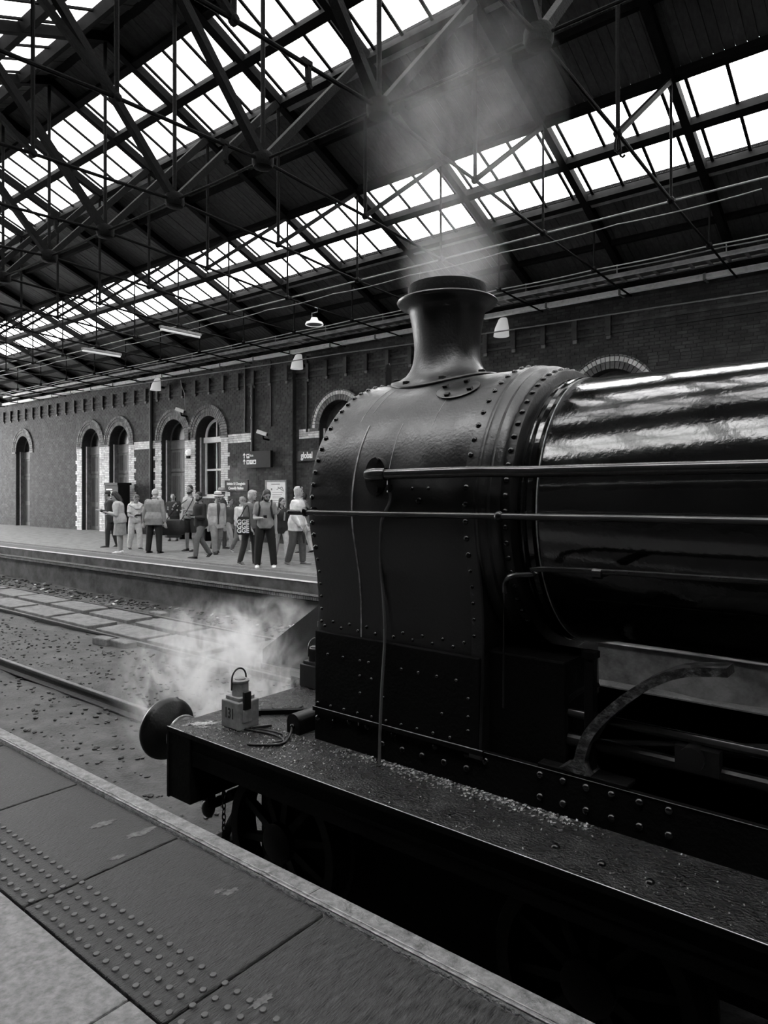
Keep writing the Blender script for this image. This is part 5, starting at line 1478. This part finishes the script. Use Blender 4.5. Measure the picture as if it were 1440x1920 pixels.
p = person('woman in pale sweater and short skirt, long dark hair, at the far left', (-17.24, 10.05), 232, 1.68, arms=('phone', 'phone2'), head=(0, 22), hair='long', hair_v=.012, top='sweater', top_v=.42, bottom='skirt', bottom_v=.26, shoe_v=.75, skin_v=.34)
phone(p, 'dark phone in the hands of the woman in the pale sweater', 0)
p = person('dark-clothed person half hidden behind the woman in the pale sweater', (-19.35, 11.0), 235, 1.70, arms=('phone', 'down'), head=(0, 10), hair='short', hair_v=.012, top='jacket', top_v=.03, bottom_v=.02, legs='step')
p = person('person in white T-shirt and white trousers reading a folded map', (-18.03, 10.97), 350, 1.60, arms=('map', 'map'), head=(-5, 28), hair='short', hair_v=.05, top='tee', sleeve='short', top_v=.62, bottom='loose', bottom_v=.60, shoe_v=.02, shoe_sole=.5, legs='step')
c = (p['wr'][0] + p['wr'][1]) / 2
r = empty('folded_map', c + Vector((.06, 0, .02)), math.radians(350)); tag(r, 'dark folded map held open by the person in white', 'map')
MB().bar((-.10, 0, 0), (.10, 0, .06), .34, .008).build('sheet', cloth(.05), r, smooth=None)
sw = MB().path([p['Ul'](.03, .11, .80), p['Ul'](-.04, .06, .83), p['Ul'](-.05, -.06, .83), p['Ul'](.03, -.11, .80), p['Ul'](.085, -.02, .74), p['Ul'](.085, .04, .74)], .035, 10, closed=True).build('tied_sweater', cloth(.5), p['root'])
p = person('white-haired bald man in grey jacket seen from behind', (-16.53, 10.63), 118, 1.74, arms=('out', 'out'), head=(-8, 0), hair='bald', hair_v=.5, top='jacket', top_v=.24, bottom='loose', bottom_v=.012, shoe_v=.02, legs='wide', skin_v=.42, build=1.14, lean=2)
p = person('smiling woman in flowered dark blouse and long black skirt by the door', (-20.16, 13.69), 318, 1.60, arms=('bag', 'hold'), hair='long', hair_v=.008, top='dress', sleeve='half', top_v=.03, bottom='long_skirt', bottom_v=.010, shoe_v=.05, skin_v=.30, build=1.12, lean=1)
rr = random.Random(5)
for i in range(9):
    a = rr.uniform(-1.1, 1.1); z = rr.uniform(.62, .79)
    q = p['Ul'](.088 * math.cos(a) * 1.02, .112 * math.sin(a), z)
    MB().ell(q, (.03, .03, .035), 8, 6).build('flower_print', cloth(.4), p['root'])
c = p['wr'][1]
bag('shoulder_bag', (c.x + .06, c.y - .12, c.z - .12), (.34, .16, .24), .35, 'pale handbag held by the woman in the flowered blouse')
pd = person('tall bearded man in pale T-shirt and shorts carrying a holdall', (-16.33, 11.65), 285, 1.83, arms=('cross', 'hold'), head=(10, 0), hair='short', hair_v=.010, beard=True, top='tee', sleeve='short', top_v=.40, bottom='shorts', bottom_v=.02, shoe_v=.03, skin_v=.28, lean=2)
c = pd['wr'][1]
bag('holdall', (c.x - .10, c.y - .22, c.z - .36), (.80, .34, .42), .016, 'large black holdall hanging in front of the bearded man in shorts', strap=[(c.x - .42, c.y - .22, c.z - .02), (c.x - .1, c.y - .1, c.z + .35), pd['sh'][0] + Vector((0, -.08, .05)), (c.x + .25, c.y - .2, c.z - .02)], rz=.35)
p = person('man in black shirt and grey trousers striding left past the holdall', (-14.42, 10.59), 262, 1.68, arms=('phone2', 'phone'), head=(22, 2), hair='short', hair_v=.008, beard=True, top='shirt', top_v=.014, bottom='trousers', bottom_v=.12, shoe_v=.04, legs='stride', skin_v=.22, lean=4, build=1.12)
r = empty('camera', (p['wr'][0] + p['wr'][1]) / 2 + Vector((0, 0, .03)), math.radians(262)); tag(r, 'small camera in the hands of the man in the black shirt', 'camera')
MB().box((-.03, -.07, -.035), (.03, .07, .035)).build('camera_body', M_TRAY, r, smooth=None, bevel=.008); MB().lathe([(.03, 0), (.03, .04)], 14, o=(0, 0, 0)).build('camera_lens', M_INK, r).rotation_euler = (0, PI / 2, 0)
p = person('person in brimmed hat half hidden behind the man in the black shirt', (-16.30, 12.6), 20, 1.74, hair='short', hair_v=.02, hat=.30, top='jacket', top_v=.05, bottom_v=.05, legs='step')
p = person('older man in light blazer and pale sun hat', (-15.09, 11.58), 338, 1.66, arms=('down', 'down'), head=(12, 6), hair='short', hair_v=.3, hat=.55, top='jacket', top_v=.42, front=.05, bottom='loose', bottom_v=.22, shoe_v=.015, legs='stride_r', skin_v=.36)
p = person('woman with curly fair hair in a white shirt and grey trousers', (-14.85, 12.2), 2, 1.54, arms=('down', 'hold'), head=(10, 0), hair='curly', hair_v=.30, top='shirt', top_v=.70, bottom='trousers', bottom_v=.22, shoe_v=.55, legs='stride', skin_v=.34, build=1.12)
r = empty('folded_jacket', p['wr'][1] + Vector((.05, -.02, -.30)), .3); tag(r, 'white folded jacket over the arm of the curly-haired woman', 'jacket')
MB().loft([[(.07 * k * math.cos(a), .12 * k2 * math.sin(a), z) for a in [2 * PI * i / 14 for i in range(14)]] for z, k, k2 in ((0, .5, .8), (.1, .9, 1), (.25, 1, 1), (.36, .8, .8))]).build('cloth', cloth(.6), r)
p = person('person in pale trousers mostly hidden behind the curly-haired woman', (-16.56, 13.14), 15, 1.50, hair='short', hair_v=.015, top='shirt', top_v=.10, bottom='loose', bottom_v=.40, shoe_v=.3, legs='stride_r')
p10 = person('woman with short fair hair in grey top and dark trousers beside the bearded man', (-12.31, 10.335), 20, 1.70, arms=('down', 'hold'), head=(0, 4), hair='bob', hair_v=.36, top='shirt', sleeve='half', top_v=.14, bottom='trousers', bottom_v=.03, shoe_v=.12, shoe_sole=.45, legs='step', skin_v=.36, build=1.05)
p = person('long-haired bearded man in grey T-shirt and black trousers looking at his phone', (-11.50, 10.13), 318, 1.74, arms=('down', 'phone2'), head=(18, 34), hair='long', hair_v=.03, beard=True, top='tee', sleeve='short', top_v=.24, bottom='loose', bottom_v=.006, shoe_v=.78, legs='wide', skin_v=.34, lean=5)
phone(p, 'dark phone held by the long-haired bearded man', 1)
for sy in (1, -1): MB().path([p['Ul'](-.06, sy * .07, .80), p['Ul'](.0, sy * .075, .835), p['Ul'](.074, sy * .07, .76), p['Ul'](.07, sy * .085, .66), p['Ul'](.0, sy * .10, .60)], .022, 8).build('backpack_strap', cloth(.015), p['root'])
sh = p['sh'][1]
bag('tote_bag', (-12.05, 9.98, .70), (.30, .12, .40), .012, 'black tote bag printed with white letters, between the fair-haired woman and the bearded man', strap=[(-12.15, 9.98, 1.10), (-11.95, 10.0, 1.35), (-11.85, 9.98, 1.08)], rz=.68, pattern='GGE')
p = person('dark-haired woman with patterned scarf and pale trousers behind the bearded man', (-12.66, 11.66), 330, 1.54, arms=('bag', 'up'), head=(25, 0), hair='long', hair_v=.008, top='jacket', top_v=.02, bottom='trousers', bottom_v=.45, shoe_v=.10, legs='stride', skin_v=.36)
for i in range(4):
    q = [p['Ul'](.03, .035, .84), p['Ul'](.085, .03, .76), p['Ul'](.10, .025, .64 - .02 * i)]
    MB().path([v + Vector((0, -.012 * i, 0)) for v in q], [.02, .025, .02], 8).build('scarf', cloth(.30), p['root']); break
c = p['wr'][0]
bag('carrier_bag', (c.x + .02, c.y - .05, c.z - .45), (.30, .12, .40), .55, 'white carrier bag held low by the dark-haired woman with the scarf', strap=[(c.x - .06, c.y - .05, c.z - .07), (c.x, c.y, c.z), (c.x + .08, c.y - .05, c.z - .07)], rz=.5)
p = person('fair-haired woman in white jacket and jeans with sunglasses on her head', (-11.46, 11.02), 22, 1.78, arms=('hold', 'hold'), head=(0, -2), hair='bob', hair_v=.40, top='jacket', top_v=.72, bottom='loose', bottom_v=.085, shoe_v=.30, legs='step', skin_v=.38, glasses=True, lean=3)
r = empty('umbrella', p['wr'][1] + Vector((0, 0, 0)), 0); tag(r, 'short black folded umbrella hanging from the hand of the woman in the white jacket', 'umbrella')
MB().path([(0, 0, .03), (.01, 0, -.05), (.02, 0, -.12), (.03, 0, -.30)], [.012, .014, .035, .018], 10).build('canopy', cloth(.012), r)
p = person('person in white trousers mostly hidden behind the locomotive front', (-13.46, 13.31), 215, 1.62, hair='short', hair_v=.02, top='shirt', top_v=.15, bottom='loose', bottom_v=.60, shoe_v=.03, legs='step')

# ================================================================== STEAM
def steam(name, c, radii, density, scale, lo, hi, label, edge=.35, seed=0, rise=(1, 1, .7)):
    mb = MB(); n, m = 28, 16; rg = random.Random(seed); ph = [rg.uniform(0, 6) for _ in range(6)]
    rings = []
    for i in range(1, m):
        th = PI * i / m; row = []
        for k in range(n):
            a = 2 * PI * k / n
            k_ = .93 + .05 * math.sin(3 * a + ph[0]) * math.sin(2 * th + ph[1]) + .03 * math.sin(5 * a + ph[2]) * math.sin(4 * th + ph[3])
            row.append((radii[0] * k_ * math.sin(th) * math.cos(a), radii[1] * k_ * math.sin(th) * math.sin(a), -radii[2] * k_ * math.cos(th)))
        rings.append(row)
    o = mb.loft(rings).build(name, steam_mat(name + str(seed), density, scale, lo, hi, c, radii, edge, rise), smooth=80, loc=c)
    tag(o, label, 'steam', kind='stuff'); return o
steam('steam_cloud', (-4.80, 3.60, .06), (.85, .85, .80), 8.5, 3.4, .51, .70, 'white steam drifting up beside the front buffer', seed=1)
steam('steam_cloud', (-6.3, 5.3, -.10), (1.5, 1.3, .62), 2.6, 2.4, .52, .68, 'thin steam trailing across the empty track', seed=2)
steam('steam_cloud', (-4.75, 4.5, -.18), (.55, .5, .36), 5.0, 4.2, .51, .70, 'wisps of steam between the buffer beam and the wedge wagon', seed=3)
steam('chimney_smoke', (-2.45, 3.74, 3.10), (.42, .38, .36), 1.7, 2.4, .20, .80, 'pale smoke just leaving the chimney top', edge=.3, seed=4)
steam('chimney_smoke', (-2.55, 3.95, 4.15), (.85, .80, .95), .48, 2.0, .38, .75, 'grey smoke rising above the chimney under the roof', seed=5)
steam('steam_cloud', (-16.6, 13.6, 2.1), (.8, .5, .75), .7, 2.4, .45, .75, 'faint steam drifting in front of the direction sign', seed=6)
